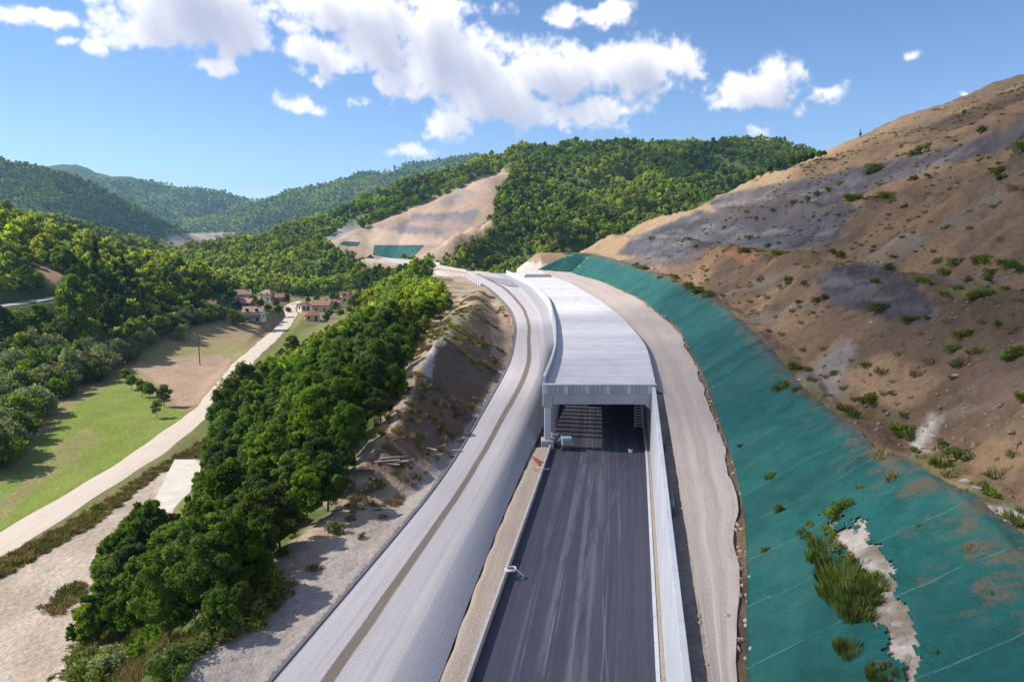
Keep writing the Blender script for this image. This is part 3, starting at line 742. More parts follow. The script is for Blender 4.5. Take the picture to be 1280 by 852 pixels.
Q, N = far_rows(SIDEROAD, 3, 3.0)
tag(ribbon('valley_road', [[(q[0]+n[0]*o, q[1]+n[1]*o, q[2]+.08) for o in (-3.5,-1.2,1.2,3.5)] for q, n in zip(Q, N)], M['greyroad']), kind='structure')
# concrete pad beside the dirt road
pad = [uz(a, b, -12.7) for a, b in [(180,645),(228,645),(255,570),(218,570)]]
mb = MB(); mb.hexa([(p[0],p[1],-14.6) for p in pad]+[(p[0],p[1],-13.25) for p in pad])
tag(mb.build('concrete_pad', M['padconc']), 'pale concrete pad on the valley floor below the grove', 'concrete pad')

# ray / ground intersection for placing things that stand on the terrain
TS = np.exp(np.linspace(math.log(18), math.log(3500), 560))
def hits(pixels):
    out = []
    D = [pix_dir(px, py) for px, py in pixels]
    XX = np.array([d.x for d in D])[:, None]*TS; YY = np.array([d.y for d in D])[:, None]*TS; ZZ = CAMZ+np.array([d.z for d in D])[:, None]*TS
    GG = terrain(XX, YY)-ZZ
    for d, g_ in zip(D, GG):
        k = np.argmax(g_ > 0) if (g_ > 0).any() else len(TS)-1
        k = max(k, 1); f = -g_[k-1]/(g_[k]-g_[k-1]+1e-9); f = min(max(f, 0), 1)
        t = TS[k-1]+(TS[k]-TS[k-1])*f
        out.append((d.x*t, d.y*t))
    o_ = np.array(out); z_ = terrain(o_[:, 0], o_[:, 1])
    return [(float(a), float(b), float(c)) for (a, b), c in zip(out, z_)]
def hit(px, py): return hits([(px, py)])[0]

# ------------------------------------------------------------------ cut-and-cover gallery
tun = empty('tunnel_gallery', (10.5, PORTAL, 0), 0, 'pale concrete road gallery with flat slab roof and square portal', 'tunnel')
def tpart(mb, name, mat, bevel=0, parent=tun):
    o = mb.build(name, mat, parent, bevel=bevel); o.matrix_parent_inverse = Matrix.Translation((-10.5, -PORTAL, 0)) if parent is tun else parent.matrix_world.inverted()
    return o
def xl(y): return float(XA(y))-.8
def xr_(y): return float(XR(y))+1.05
y0 = PORTAL+.02; k = 0
while y0 < TEND-1:
    y1 = y0+4.0; a0, a1, b0, b1 = xl(y0), xl(y1), xr_(y0), xr_(y1); g_ = .05; dz = random.uniform(-.012, .012)
    mb = MB().hexa([(a0,y0+g_,6.95),(b0,y0+g_,6.95),(b1,y1-g_,6.95),(a1,y1-g_,6.95),(a0,y0+g_,ROOFZ+dz),(b0,y0+g_,ROOFZ+dz),(b1,y1-g_,ROOFZ+dz),(a1,y1-g_,ROOFZ+dz)])
    tpart(mb, 'roof_slab', random.choice((M['concrete'], M['concrete'], M['slab_b'], M['slab_c'])), .02)
    zt = ROOFZ+.95; zb = 4.6 if y0 > 100 else 6.2
    zb = max(zb, float(zL(y0))-1.2) if y0 > 100 else zb
    mb = MB().hexa([(a0-.36,y0+.02,zb),(a0-.01,y0+.02,zb),(a1-.01,y1-.02,zb),(a1-.36,y1-.02,zb),(a0-.36,y0+.02,zt),(a0-.01,y0+.02,zt),(a1-.01,y1-.02,zt),(a1-.36,y1-.02,zt)])
    tpart(mb, 'parapet_panel', M['wallconc'], .015)
    c0, c1 = float(XR(y0))+.55, float(XR(y1))+.55
    mb = MB().hexa([(c0,y0+.01,-.1),(c0+.48,y0+.01,-.1),(c1+.48,y1-.01,-.1),(c1,y1-.01,-.1),(c0,y0+.01,6.93),(c0+.48,y0+.01,6.93),(c1+.48,y1-.01,6.93),(c1,y1-.01,6.93)])
    tpart(mb, 'inner_wall_panel', M['concrete2'])
    if k > 0 and y0 < 200:
        for yy in (y0+.3, y0+2.3):
            cx = float(XA(yy))-.62
            tpart(MB().box(cx, cx+.5, yy, yy+.55, -.1, 6.94), 'column', M['concrete2'])
    y0 = y1; k += 1
bx0, bx1 = xl(PORTAL)-.36, xr_(PORTAL)
tpart(MB().box(bx0+1.25, bx1, PORTAL-.62, PORTAL+.01, 5.35, 6.62), 'portal_beam', M['concrete2'], .03)
x = bx0+.02; n = 27; wd = (bx1-bx0-.04)/n
for i in range(n):
    tpart(MB().box(x+i*wd+.012, x+(i+1)*wd-.012, PORTAL-.70-.02*(i % 2), PORTAL+.005, 6.63, ROOFZ-.06), 'facing_panel', M['concrete2'] if i % 5 else M['concrete'])
tpart(MB().box(bx0-.02, bx1+.02, PORTAL-.76, PORTAL+.015, ROOFZ-.055, ROOFZ+.09), 'portal_coping', M['wallconc'], .02)
# corner haunch on the wall side
h = MB(); hx = bx1-.5
h.v = [(hx-.9,PORTAL-.6,5.345),(hx,PORTAL-.6,5.345),(hx,PORTAL-.6,4.6),(hx-.9,PORTAL,5.345),(hx,PORTAL,5.345),(hx,PORTAL,4.6)]
h.f = [(0,2,1),(3,4,5),(0,1,4,3),(1,2,5,4),(0,3,5,2)]
tpart(h, 'corner_haunch', M['concrete2'])
px0 = bx0+.05
tpart(MB().box(px0, px0+1.15, PORTAL-.66, PORTAL+.5, 5.0, 6.62), 'pillar_head', M['concrete2'], .04)
tpart(MB().box(px0+.2, px0+.95, PORTAL-.5, PORTAL+.4, .5, 4.99), 'portal_pillar', M['wallconc'], .04)
tpart(MB().box(px0-.15, px0+1.3, PORTAL-.9, PORTAL+.8, -.1, .95), 'pillar_footing', M['concrete2'], .05)

# ------------------------------------------------------------------ retaining wall along the cutting
rw = empty('retaining_wall', (8.5, 40, 0), 0, 'tall pale concrete retaining wall along the right edge of the asphalt', 'wall')
def rpart(mb, name, mat, bevel=0, root=rw):
    o = mb.build(name, mat, root, bevel=bevel); o.matrix_parent_inverse = Matrix.Translation(-root.location); return o
y0 = 7.0; i = 0
while y0 < PORTAL-1.0:
    y1 = min(y0+5.0, PORTAL-.72)
    c0, c1 = float(XR(y0))+.55, float(XR(y1))+.55
    zt = 7.0 + [0,.0,.0,.0,-.0][i % 5]
    zt = 6.75+ (y0-7)/75*.75
    t0 = .48
    rpart(MB().hexa([(c0,y0+.012,-.1),(c0+t0,y0+.012,-.1),(c1+t0,y1-.012,-.1),(c1,y1-.012,-.1),(c0+.08,y0+.012,zt),(c0+t0-.03,y0+.012,zt),(c1+t0-.03,y1-.012,zt+.05),(c1+.08,y1-.012,zt+.05)]), 'wall_panel', M['wallconc'], .02)
    y0 = y1; i += 1
# stub blocks and shuttering left on the back of the wall
for yy in (46.5, 61.0):
    cx, cy_ = float(XR(yy))+1.05, float(XR(yy+4.2))+1.05
    rpart(MB().hexa([(cx,yy,4),(cx+.28,yy,4),(cy_+.28,yy+4.2,4),(cy_,yy+4.2,4),(cx,yy,6.9),(cx+.28,yy,6.9),(cy_+.28,yy+4.2,6.9),(cy_,yy+4.2,6.9)]), 'shuttering_board', M['darkconc'], .02)
# kerbs
def kerb_run(name, label, xf, zf, w, h, y0, y1, step, mat, below=.3):
    root = empty(name, (float(xf(y0)), y0, float(zf(y0))), 0, label, 'kerb')
    y = y0
    while y < y1-.1:
        e = min(y+step, y1); a, b = float(xf(y)), float(xf(e)); za, zb = float(zf(y)), float(zf(e))
        mb = MB().hexa([(a,y+.015,za-below),(a+w,y+.015,za-below),(b+w,e-.015,zb-below),(b,e-.015,zb-below),(a,y+.015,za+h),(a+w,y+.015,za+h),(b+w,e-.015,zb+h),(b,e-.015,zb+h)])
        o = mb.build('kerb_stone', mat, root); o.matrix_parent_inverse = Matrix.Translation(-root.location)
        y = e
    return root
kerb_run('road_kerb', 'narrow pale kerb at the foot of the retaining wall', lambda y: XR(y)-.02, lambda y: 0*y, .24, .16, 8, PORTAL+40, 3.0, M['wallconc'])
kerb_run('median_kerb', 'pale concrete kerb edging the median beside the asphalt', lambda y: XA(y)-.2, lambda y: 0*y, .2, .60, 8, PORTAL-1.2, 3.0, M['kerbconc'])
kerb_run('drain_kerb', 'dark kerb line along the outer edge of the gravelled carriageway', lambda y: XK(y)-.12, zL, .22, .10, 8, 290, 4.0, M['darkconc'])
# median fill and ledge along the wall
rows = []
for y in np.arange(8, PORTAL-1, 1.0):
    a, b = float(XE(y))+.78+.07*math.sin(y*1.3), float(XA(y))-.205
    rows.append([(a-.03, y, -.1), (a, y, .42)]+[(lerp(a, b, t), y, .50+.06*math.sin(y*2.1+t*5)) for t in (.25,.5,.75,1)])
tag(ribbon('median_strip', rows, M['strip']), kind='structure')
tag(ribbon('wall_ledge', [[(float(XR(y))+.225, y, .09), (float(XR(y))+.54, y, .10)] for y in np.arange(8, PORTAL+30, 2.0)], M['strip']), kind='structure')

# ------------------------------------------------------------------ erosion netting in strips laid up the slope
net = empty('erosion_netting', (float(XH(40)), 40, ZH), 0, 'green erosion netting laid in strips over the lower right slope', 'netting')
TEAR = [(1050,652),(1066,636),(1084,664),(1100,690),(1118,712),(1124,745),(1144,790),(1142,862),(1124,862),(1108,802),(1086,765),(1076,728),(1058,690),(1030,668),(1036,654)]
y = 6.0; NL = 22
strips = []
while y < 318:
    y1 = y+2.5 if y < 150 else y+5
    V = []; U = []; fine = y < 44; NL = 90 if fine else 22; cols = [lerp(y-.06, y1+.06, q/12) for q in range(13)] if fine else [y-.06, (y+y1)/2, y1+.06]; NCc = len(cols)
    cc_ = np.array(cols); TT, YY = np.meshgrid(np.linspace(0, 1, NL+1), cc_, indexing='ij')
    UU = np.repeat((np.arange(NCc)/(NCc-1))[None, :], NL+1, 0); U = np.stack([UU, TT], -1).reshape(-1, 2)
    T2 = TT*(1+.07*(fbm(YY, YY*0+3., 5, 3, 12)-.5)); sl = (XH(YY+1)-XH(YY-1))/2; nn = np.hypot(1, sl)
    s_ = lerp(-.15, nettop(YY)*1.06+.3, T2)
    V = np.stack([XH(YY)+s_/nn, YY-sl*s_/nn*.55], -1).reshape(-1, 2); Z_ = terrain(V[:, 0], V[:, 1])
    if y < 60:
        Z_ = np.maximum(Z_, 0)
    lift = .10 + .012*(len(strips) % 2) + .05*4*U[:, 0]*(1-U[:, 0]) + (fbm(V[:,0], V[:,1], 1.4, 2, 99)-.3)*.1
    P3 = np.stack([V[:, 0], V[:, 1], Z_+lift], 1)
    ii = np.arange((NL+1)*NCc).reshape(NL+1, NCc)
    Fq = np.stack([ii[:-1,:-1], ii[:-1,1:], ii[1:,1:], ii[1:,:-1]], -1).reshape(-1, 4)
    qx, qy, _ = proj(P3[:, 0], P3[:, 1], P3[:, 2]); ctr = P3[Fq].mean(1); cx_, cy_, _ = proj(ctr[:, 0], ctr[:, 1], ctr[:, 2])
    jit = (fbm(ctr[:, 0], ctr[:, 1], 1.0, 5, 77, .65)-.5)*70
    keep = ~(inpoly(cx_+jit, cy_+jit*.6, TEAR))
    me = mesh_np('net_strip', P3, Fq[keep], M['net'], True)
    uvl = me.uv_layers.new(name='UVMap'); li = np.empty(len(me.loops), np.int32); me.loops.foreach_get('vertex_index', li)
    uvl.data.foreach_set('uv', np.array(U, np.float32)[li].ravel())
    o = link('net_strip', me, net); o.matrix_parent_inverse = Matrix.Translation(-net.location); strips.append(o)
    y = y1
# rocks showing through the torn netting
def rock_mesh(seed, n=2):
    r = random.Random(seed); import bmesh
    bm = bmesh.new(); bmesh.ops.create_icosphere(bm, subdivisions=n, radius=1)
    ph = [Vector((r.uniform(-1,1), r.uniform(-1,1), r.uniform(-1,1))).normalized() for _ in range(9)]
    for v in bm.verts:
        d = min(1.0, min(( .62+.3*((k*37) % 10)/10)/max(v.co.dot(p), .2) for k, p in enumerate(ph)))
        v.co *= d
    me = bpy.data.meshes.new('rock'); bm.to_mesh(me); bm.free(); me.materials.append(M['rock']); return me
ROCKS = [rock_mesh(i) for i in range(5)]
for i, (px, py, r) in enumerate([(1062,655,.8),(1070,662,.7),(1078,690,.8),(1088,700,.7),(1092,715,.9),(1104,728,.9),(1112,742,.8),(1100,748,.7),(1120,762,.8),(1125,780,.8),(1118,795,.6),(1132,800,.7),(1136,822,.7),(1030,655,.5),(1128,845,.7),(1085,672,.5),(1108,712,.5)]):
    p = hit(px, py)
    o = link('rock', ROCKS[i % 5], None, (p[0], p[1], p[2]-.1), (random.uniform(-.4,.4), random.uniform(-.3,.3), random.uniform(0, 6)), (r*.45, r*.38, r*.26))
    tag(o, 'pale rock showing through the tear in the green netting', 'rock', 'rocks in the torn netting')
for i, (px, py, r) in enumerate([(1255,640,.5),(1272,648,.6),(1240,636,.35),(1208,602,.35),(1222,610,.3),(1165,545,.35),(1258,655,.4),(1195,470,.4),(1000,475,.35),(1090,402,.4)]):
    p = hit(px, py)
    tag(link('boulder', ROCKS[i % 5], None, (p[0], p[1], p[2]), (random.uniform(-.3,.3), 0, random.uniform(0, 6)), (r, r*.7, r*.5)), 'pale boulder exposed on the brown hillside', 'boulder', 'boulders on the excavated hillside')

# ------------------------------------------------------------------ plants
def foliage(name, centres, radii, nleaf, lsize, mat, seed, origin, aspect=.6, squash=.85, up=.15):
    r = np.random.default_rng(seed)
    cen = np.array(centres, float); rad = np.array(radii, float)
    w = rad**2; w /= w.sum(); ci = r.choice(len(cen), nleaf, p=w)
    d = r.normal(size=(nleaf, 3)); d /= np.linalg.norm(d, axis=1)[:, None]
    rr = rad[ci]*(r.uniform(.25, 1.1, nleaf)**.5)*np.where(r.random(nleaf) < .12, r.uniform(1.0, 1.55, nleaf), 1.0)
    pos = cen[ci]+d*rr[:, None]*np.array([1, 1, squash])
    o = np.array(origin); out = pos-o; out /= np.linalg.norm(out, axis=1)[:, None]+1e-6
    nrm = d*.55+out*.4+r.normal(size=(nleaf, 3))*.55+np.array([0, 0, up]); nrm /= np.linalg.norm(nrm, axis=1)[:, None]
    tt = np.cross(nrm, r.normal(size=(nleaf, 3))); tt /= np.linalg.norm(tt, axis=1)[:, None]+1e-6
    bb = np.cross(nrm, tt); sz = lsize*r.uniform(.6, 1.35, nleaf)[:, None]
    # scatter leaf planes away from the shading normal
    tilt = r.normal(size=(nleaf, 1))*.55
    tt2 = tt+nrm*tilt; bb2 = bb+nrm*r.normal(size=(nleaf, 1))*.4
    V = np.stack([pos-tt2*sz*.55, pos-bb2*sz*aspect*.5, pos+tt2*sz*.55, pos+bb2*sz*aspect*.5], 1).reshape(-1, 3)
    me = mesh_np(name, V, np.arange(nleaf*4).reshape(-1, 4), mat, True)
    sh = np.clip(r.uniform(.05, .95, len(cen))[ci]*.6+r.uniform(0, .5, nleaf), 0, 1)
    at = me.attributes.new('shade', 'FLOAT', 'POINT'); at.data.foreach_set('value', np.repeat(sh, 4).astype(np.float32))
    me.normals_split_custom_set_from_vertices(np.repeat(nrm, 4, 0).tolist())
    return me
def trunk_mesh(H, r0, seed, limbs=5, top=.75, mat='bark'):
    rr = random.Random(seed); mb = MB()
    pts = [Vector((0, 0, -.6))]
    for i in range(1, 6): pts.append(Vector((rr.uniform(-.12,.12)*i*.5, rr.uniform(-.12,.12)*i*.5, H*top*i/5)))
    for i in range(5): mb.tube(pts[i], pts[i+1], r0*(1-.17*i), r0*(1-.17*(i+1)), 7, i in (0, 4))
    for k in range(limbs):
        a = rr.uniform(0, 6.28); b = pts[2+k % 3]; L = H*rr.uniform(.2, .32)
        m1 = b+Vector((math.cos(a)*L*.6, math.sin(a)*L*.6, L*.45)); e = m1+Vector((math.cos(a+.4)*L*.4, math.sin(a+.4)*L*.4, L*.4))
        mb.tube(b, m1, r0*.38, r0*.24, 5, False); mb.tube(m1, e, r0*.24, r0*.08, 5, False)
    return mb.mesh('trunk', M[mat])
def round_crown(H, R_, n, seed, low=.28):
    rr = random.Random(seed); cen = []; rad = []
    for i in range(n):
        while True:
            p = Vector((rr.uniform(-1,1), rr.uniform(-1,1), rr.uniform(-1,1)))
            if .25 < p.length < 1: break
        p = p.normalized()*(.45+.5*rr.random())
        zc = H*(low+(1-low)*.5); hz = H*(1-low)*.5
        wz = 1.0 if p.z < 0 else (1-.35*p.z)
        cen.append((p.x*R_*.82*wz, p.y*R_*.82*wz, zc+p.z*hz*.86)); rad.append(R_*rr.uniform(.5, 1.0)*min(.42, 1.75/n**.5))
    return cen, rad
PRO = {}
def proto(key, H, R_, n, nleaf, ls, mat, seed, low=.28, r0=.2):
    c, r = round_crown(H, R_, n, seed, low)
    PRO[key] = (foliage('crown', c, r, nleaf, ls, M[mat], seed, (0, 0, H*.45)), trunk_mesh(H, r0, seed))
for i in range(5): proto(f'grove{i}', 10, 3.0+.35*(i % 3), 64, 12000, .30, 'leaf' if i % 2 else 'leaf_dark', 100+i, .12, .16)
for i in range(4): proto(f'broad{i}', 12, 4.6+.4*(i % 2), 60, 6500, .58, ['leaf','leaf_dark','leaf','leaf_dark'][i], 200+i, .12, .25)
for i in range(2): proto(f'lime{i}', 11, 4.2, 32, 6000, .5, 'leaf_lime', 300+i, .10, .2)
for i in range(3): proto(f'shrub{i}', 4, 2.7, 22, 2600, .34, ['leaf_grey','leaf','leaf_grey'][i], 400+i, -.05, .09)
for i in range(2): proto(f'fruit{i}', 4.5, 1.7, 14, 1500, .3, 'leaf', 450+i, .25, .09)
def pine(key, H, R_, nleaf, seed):
    rr = random.Random(seed); cen = []; rad = []
    for i in range(46):
        t = rr.random()**.8; a = rr.uniform(0, 6.28); q = R_*(1-t)*rr.uniform(.4, .95)+.1
        cen.append((math.cos(a)*q, math.sin(a)*q, H*(.1+.88*t))); rad.append(.25*R_*(1-t)+.35)
    PRO[key] = (foliage('crown', cen, rad, nleaf, .45, M['leaf_pine'], seed, (0, 0, H*.4), .35, .6), trunk_mesh(H, .2, seed, 0, .95))
pine('pine0', 14, 3.0, 4200, 501); pine('pine1', 13, 2.6, 4200, 502)
def add_tree(name, key, loc, scale, label, cat, group=None, sz=None):
    e = empty(name, loc, random.uniform(0, 6.28), label, cat, group)
    q_ = random.uniform(.84, 1.2); e.scale = (scale*q_, scale*random.uniform(.84, 1.2), scale*(sz or 1)*random.uniform(.88, 1.16))
    e.rotation_euler = (random.uniform(-.07, .07), random.uniform(-.07, .07), e.rotation_euler[2])
    link('crown', PRO[key][0], e); link('trunk', PRO[key][1], e)
    return e
# grass and weed clumps
def tuft(seed, n, h, r_, w, mat):
    r = np.random.default_rng(seed)
    a = r.uniform(0, 6.28, n); q = r_*np.sqrt(r.uniform(0, 1, n)); hh = h*r.uniform(.45, 1.1, n)*(1-.5*(q/r_)**2)
    b = np.stack([np.cos(a)*q, np.sin(a)*q, np.full(n, -.05)], 1)
    lean = np.stack([np.cos(a), np.sin(a), np.zeros(n)], 1)*(.25+.5*(q/r_))[:, None]*hh[:, None]*r.uniform(.2, 1, n)[:, None]
    side = np.stack([-np.sin(a+r.uniform(-1.5, 1.5, n)), np.cos(a), np.zeros(n)], 1)*w
    mid = b+lean*.35+np.array([0, 0, 1])*hh[:, None]*.6; tip = b+lean+np.array([0, 0, 1])*hh[:, None]
    V = np.stack([b-side, b+side, mid+side*.7, tip, mid-side*.7], 1).reshape(-1, 3)
    me = mesh_np('tuft', V, np.arange(n*5).reshape(-1, 5), M[mat])
    at = me.attributes.new('shade', 'FLOAT', 'POINT'); at.data.foreach_set('value', np.repeat(r.uniform(0, 1, n), 5).astype(np.float32))
    return me
TUFT = [tuft(600+i, 520, 1.0, .75, .010, ('grass','grass','grass')[i]) for i in range(3)]
DTUFT = [tuft(620+i, 90, .6, .4, .03, 'drygrass') for i in range(2)]
GTUFT = [tuft(640+i, 90, .55, .4, .03, 'grass') for i in range(2)]
def weed(seed, mat='leaf'):
    rr = random.Random(seed); c = [(rr.uniform(-.5,.5), rr.uniform(-.5,.5), rr.uniform(.1,.75)) for _ in range(10)]
    return foliage('weed', c, [rr.uniform(.18,.34) for _ in c], 620, .16, M[mat], seed, (0,0,.2), .45)
WEED = [weed(660, 'grass'), weed(661, 'leaf'), weed(662, 'grass'), weed(663, 'leaf_grey')]

# --- near grove on the flank: individual trees, the nearest 290
cand = []
y = 30.0
while y < 345:
    st = 3.3 if y < 130 else 4.4
    x0, x1 = float(min(XV(y), XG(y)-14)), float(XG(y))
    x = x0-1
    while x < x1:
        X_, Y_ = x+random.uniform(-1.5, 1.5), y+random.uniform(-1.5, 1.5)
        if XV(Y_)-2.5 < X_ < XG(Y_)-1.0:
            cand.append((X_, Y_))
        x += st
    y += st
cx = np.array([c[0] for c in cand]); cy = np.array([c[1] for c in cand]); cz = terrain(cx, cy)
qx, qy, qd = proj(cx, cy, cz)
NOGO = [[(0,852),(0,700),(110,740),(100,790),(60,852)], [(-300,1400),(-300,700),(88,745),(70,800),(120,820),(300,800),(260,852),(240,1400)]]
ok = (qx > -80) & (qy < 900)
for poly in NOGO: ok &= ~inpoly(qx, qy, poly)
ok &= ~inpoly(qx, qy, [(300,372),(345,372),(420,388),(385,425),(355,420),(300,425)])   # keep the hamlet and lane open
ok &= ~inpoly(qx, qy, [(345,372),(450,360),(450,386),(420,392),(372,410),(345,410)])
SIL = [(-40,1500),(70,800),(100,735),(130,660),(170,618),(200,628),(222,640),(250,570),(262,520),(285,462),(315,452),(335,440),(352,432),(375,425),(400,408),(425,398),(440,385),(455,372),(490,352),(520,340),(572,345),(640,420),(640,1500)]
order = [i for i in np.argsort(qd) if ok[i]]
grove_far = []
gcount = 0
def grove_label(x, y, sc, key):
    f = (x-float(XV(y)))/max(float(XG(y)-XV(y)), 1)
    side = 'valley edge' if f < .22 else 'shelf edge' if f > .8 else 'low on bank' if f < .5 else 'high on bank'
    band = 'nearest end' if y < 62 else 'near part' if y < 85 else 'middle' if y < 115 else 'part beside the mound' if y < 150 else 'far end'
    size = 'tall' if sc > .82 else 'low' if sc < .58 else 'medium'
    hue = 'lime green' if key[0] == 'l' else 'mid green' if int(key[-1]) % 2 else 'dark green'
    return f'{size} {hue} tree in the {band} of the grove, {side}'

for i in order:
    X_, Y_, Z_ = cx[i], cy[i], cz[i]
    edge = min((XG(Y_)-X_)/6.0, 1.0); sc = random.choice((.5, .62, .7, .78, .86, .98))*random.uniform(.92, 1.08)*(.62+.38*max(edge, 0))
    if Y_ < 60: sc *= .9
    fits = False
    for _ in range(5):
        t_ = np.array([[X_, Y_, Z_+9.6*sc], [X_-2.6*sc, Y_, Z_+7*sc], [X_-3*sc, Y_, Z_+4*sc]])
        tx_, ty_, _d = proj(t_[:, 0], t_[:, 1], t_[:, 2])
        if inpoly(tx_, ty_, SIL).all(): fits = True; break
        sc *= .8
    if not fits: continue
    if gcount < 285:
        limey = (qx[i] > 440 and qy[i] < 420)
        key = f'lime{gcount % 2}' if limey and random.random() < .6 else f'grove{random.choice((0,2,4,0,2,4,1,3)) if Y_ < 105 else random.randrange(5)}'
        add_tree('deciduous_tree', key, (X_, Y_, Z_-.2), sc*(.78 if key[0] == 'l' else 1), grove_label(X_, Y_, sc, key), 'tree', 'grove on the bank below the road')
        gcount += 1
    else: grove_far.append((X_, Y_, Z_-.2, sc))

# --- single trees in the valley
def place(px, py, key, hpx, name, label, cat, group=None, dx=0):
    p = hit(px, py); dep = p[1]*CP-(p[2]-CAMZ)*SP
    H0 = {'g': 10, 'b': 12, 'l': 11, 's': 4, 'f': 4.5, 'p': 13.5}[key[0]]
    return add_tree(name, key, p, hpx/F_*dep/H0, label, cat, group)
place(100, 428, 'broad0', 82, 'deciduous_tree', 'large round sunlit tree standing above the riverside shrubs', 'tree')
place(78, 436, 'lime0', 50, 'deciduous_tree', 'yellow green tree at the foot of the large round tree', 'tree')
place(302, 520, 'lime1', 78, 'deciduous_tree', 'bright lime green tree beside the dirt road at the grove edge', 'tree')
place(285, 565, 'grove2', 75, 'deciduous_tree', 'mid green tree on the corner of the grove by the concrete pad', 'tree')
place(365, 450, 'grove1', 40, 'deciduous_tree', 'dark tree beside the dirt lane at the far grove end', 'tree')
place(185, 410, 'pine0', 44, 'conifer_tree', 'pale pointed conifer near the riverbank shrubs', 'tree')
place(125, 372, 'pine0', 62, 'conifer_tree', 'tall dark conifer on the left bank, left of a pair', 'tree')
place(158, 372, 'pine1', 52, 'conifer_tree', 'tall dark conifer on the left bank, right of a pair', 'tree')
place(294, 408, 'lime0', 26, 'deciduous_tree', 'bright green tree beside the white house in the hamlet', 'tree')
for i, (px, py, h) in enumerate([(165,487,22),(178,496,24),(187,500,26),(205,508,30),(196,522,22),(158,478,20)]):
    place(px, py, f'fruit{i % 2}', h, 'fruit_tree', 'small fruit tree in the row between the green field and the tan field', 'tree', 'row of small trees between the fields')
VT = [[(0,372),(60,365),(75,345),(180,335),(255,352),(258,388),(210,394),(150,414),(110,426),(40,430),(0,434)]]
n = 0
vt_px = []
for _ in range(900):
    px, py = random.uniform(0, 262), random.uniform(330, 455)
    if inpoly(np.array([px]), np.array([py]), VT[0])[0] and not (abs(px-100) < 34 and 400 < py < 436) and not (px < 82 and 340 < py < 418):
        if all((px-a)**2+((py-b)*2)**2 > 13**2 for a, b in vt_px): vt_px.append((px, py))
vt_px = vt_px[:95]
def wood_label(px, py, key):
    hue = 'lime green' if key[0] == 'l' else 'mid green' if int(key[-1]) % 2 == 0 else 'dark green'
    where = 'at the far left' if px < 50 else 'near the large round tree' if px < 130 else 'above the riverside shrubs' if px < 200 else 'left of the hamlet'
    row = 'lowest row' if py > 425 else 'lower rows' if py > 395 else 'upper rows' if py > 362 else 'top row'
    return f'{hue} tree {where}, {row} of the left bank woods'
for (px, py), p in zip(vt_px, hits(vt_px)):
    r = random.random()
    key = f'broad{random.randrange(4)}' if r < .68 else (f'lime{random.randrange(2)}' if r < .9 else f'pine{random.randrange(2)}')
    add_tree('deciduous_tree' if key[0] != 'p' else 'conifer_tree', key, p, random.uniform(.42, .85), wood_label(px, py, key) if key[0] != 'p' else 'dark conifer among the woods on the left bank', 'tree', 'woods on the left bank' if key[0] != 'p' else 'conifers on the left bank')
for i, (px, py, h, k) in enumerate([(962,214,12,'broad1'),(972,212,14,'broad3'),(980,210,14,'broad1'),(990,207,14,'broad3'),(998,205,14,'broad0'),(1006,202,13,'broad1'),(1015,199,12,'broad3'),(1024,196,12,'broad1'),(1030,194,9,'broad3'),(950,219,11,'broad1'),(940,224,10,'broad3')]):
    place(px, py+3, k, h, 'ridge_tree', f'dark tree number in the short row on the brown hill skyline'.replace(' number', ''), 'tree', 'row of trees on the skyline')
place(1075, 172, 'pine1', 10, 'ridge_tree', 'lone tiny tree on the brown hill skyline', 'tree')
# riverside shrubs
SH = [(8,570,46),(-8,590,50),(20,545,40),(60,492,42),(30,500,40),(85,478,40),(8,512,46),(45,478,36),(110,470,36),(20,470,40),(75,462,32),(130,462,32),(150,452,28),(100,452,28),(165,448,26),(0,535,40),(35,528,30),(55,512,26),
      (215,412,22),(200,420,24),(182,424,24),(228,424,18),(150,438,24),(168,430,22),(60,445,30),(30,452,30),(122,446,26),(246,405,18),(262,402,18),(275,398,16),(255,392,18),(190,405,20),(240,398,16),(5,492,36),(118,478,26),(140,448,22)]
SHP = [(-10,448),(60,438),(120,436),(170,420),(235,396),(248,408),(200,428),(150,455),(115,480),(75,502),(45,530),(20,562),(-10,592)]
tries = 0
while len(SH) < 92 and tries < 3000:
    tries += 1; px, py = random.uniform(-10, 248), random.uniform(396, 590)
    if inpoly(np.array([px]), np.array([py]), SHP)[0] and all((px-a)**2+((py-b)*1.8)**2 > (13 if py > 440 else 8)**2 for a, b, c in SH):
        SH.append((px, py, random.uniform(.75, 1.15)*np.interp(py, [396, 440, 590], [15, 24, 44])))
for i, (px, py, h) in enumerate(SH):
    place(px, py, f'shrub{i % 3}', h, 'riverside_shrub', f"{'large' if h > 34 else 'small' if h < 24 else 'medium'} {'leafy green' if i % 3 == 1 else 'grey green'} shrub in the thicket {'at the left frame edge' if px < 40 else 'beside the green field' if px < 125 else 'beside the tan field' if px < 215 else 'near the hamlet'}", 'shrub', 'shrub thicket beside the valley field')
for i, (px, py, h) in enumerate([(462,352,20),(470,356,22),(478,352,20),(486,350,20),(494,350,18),(458,362,22),(468,366,22),(480,362,20),(474,346,16),(450,358,20),(500,344,16),(508,342,15)]):
    place(px, py, f'broad{i % 4}', h, 'deciduous_tree', 'leafy tree on the embankment below the far road bridge', 'tree', 'trees below the far bridge')
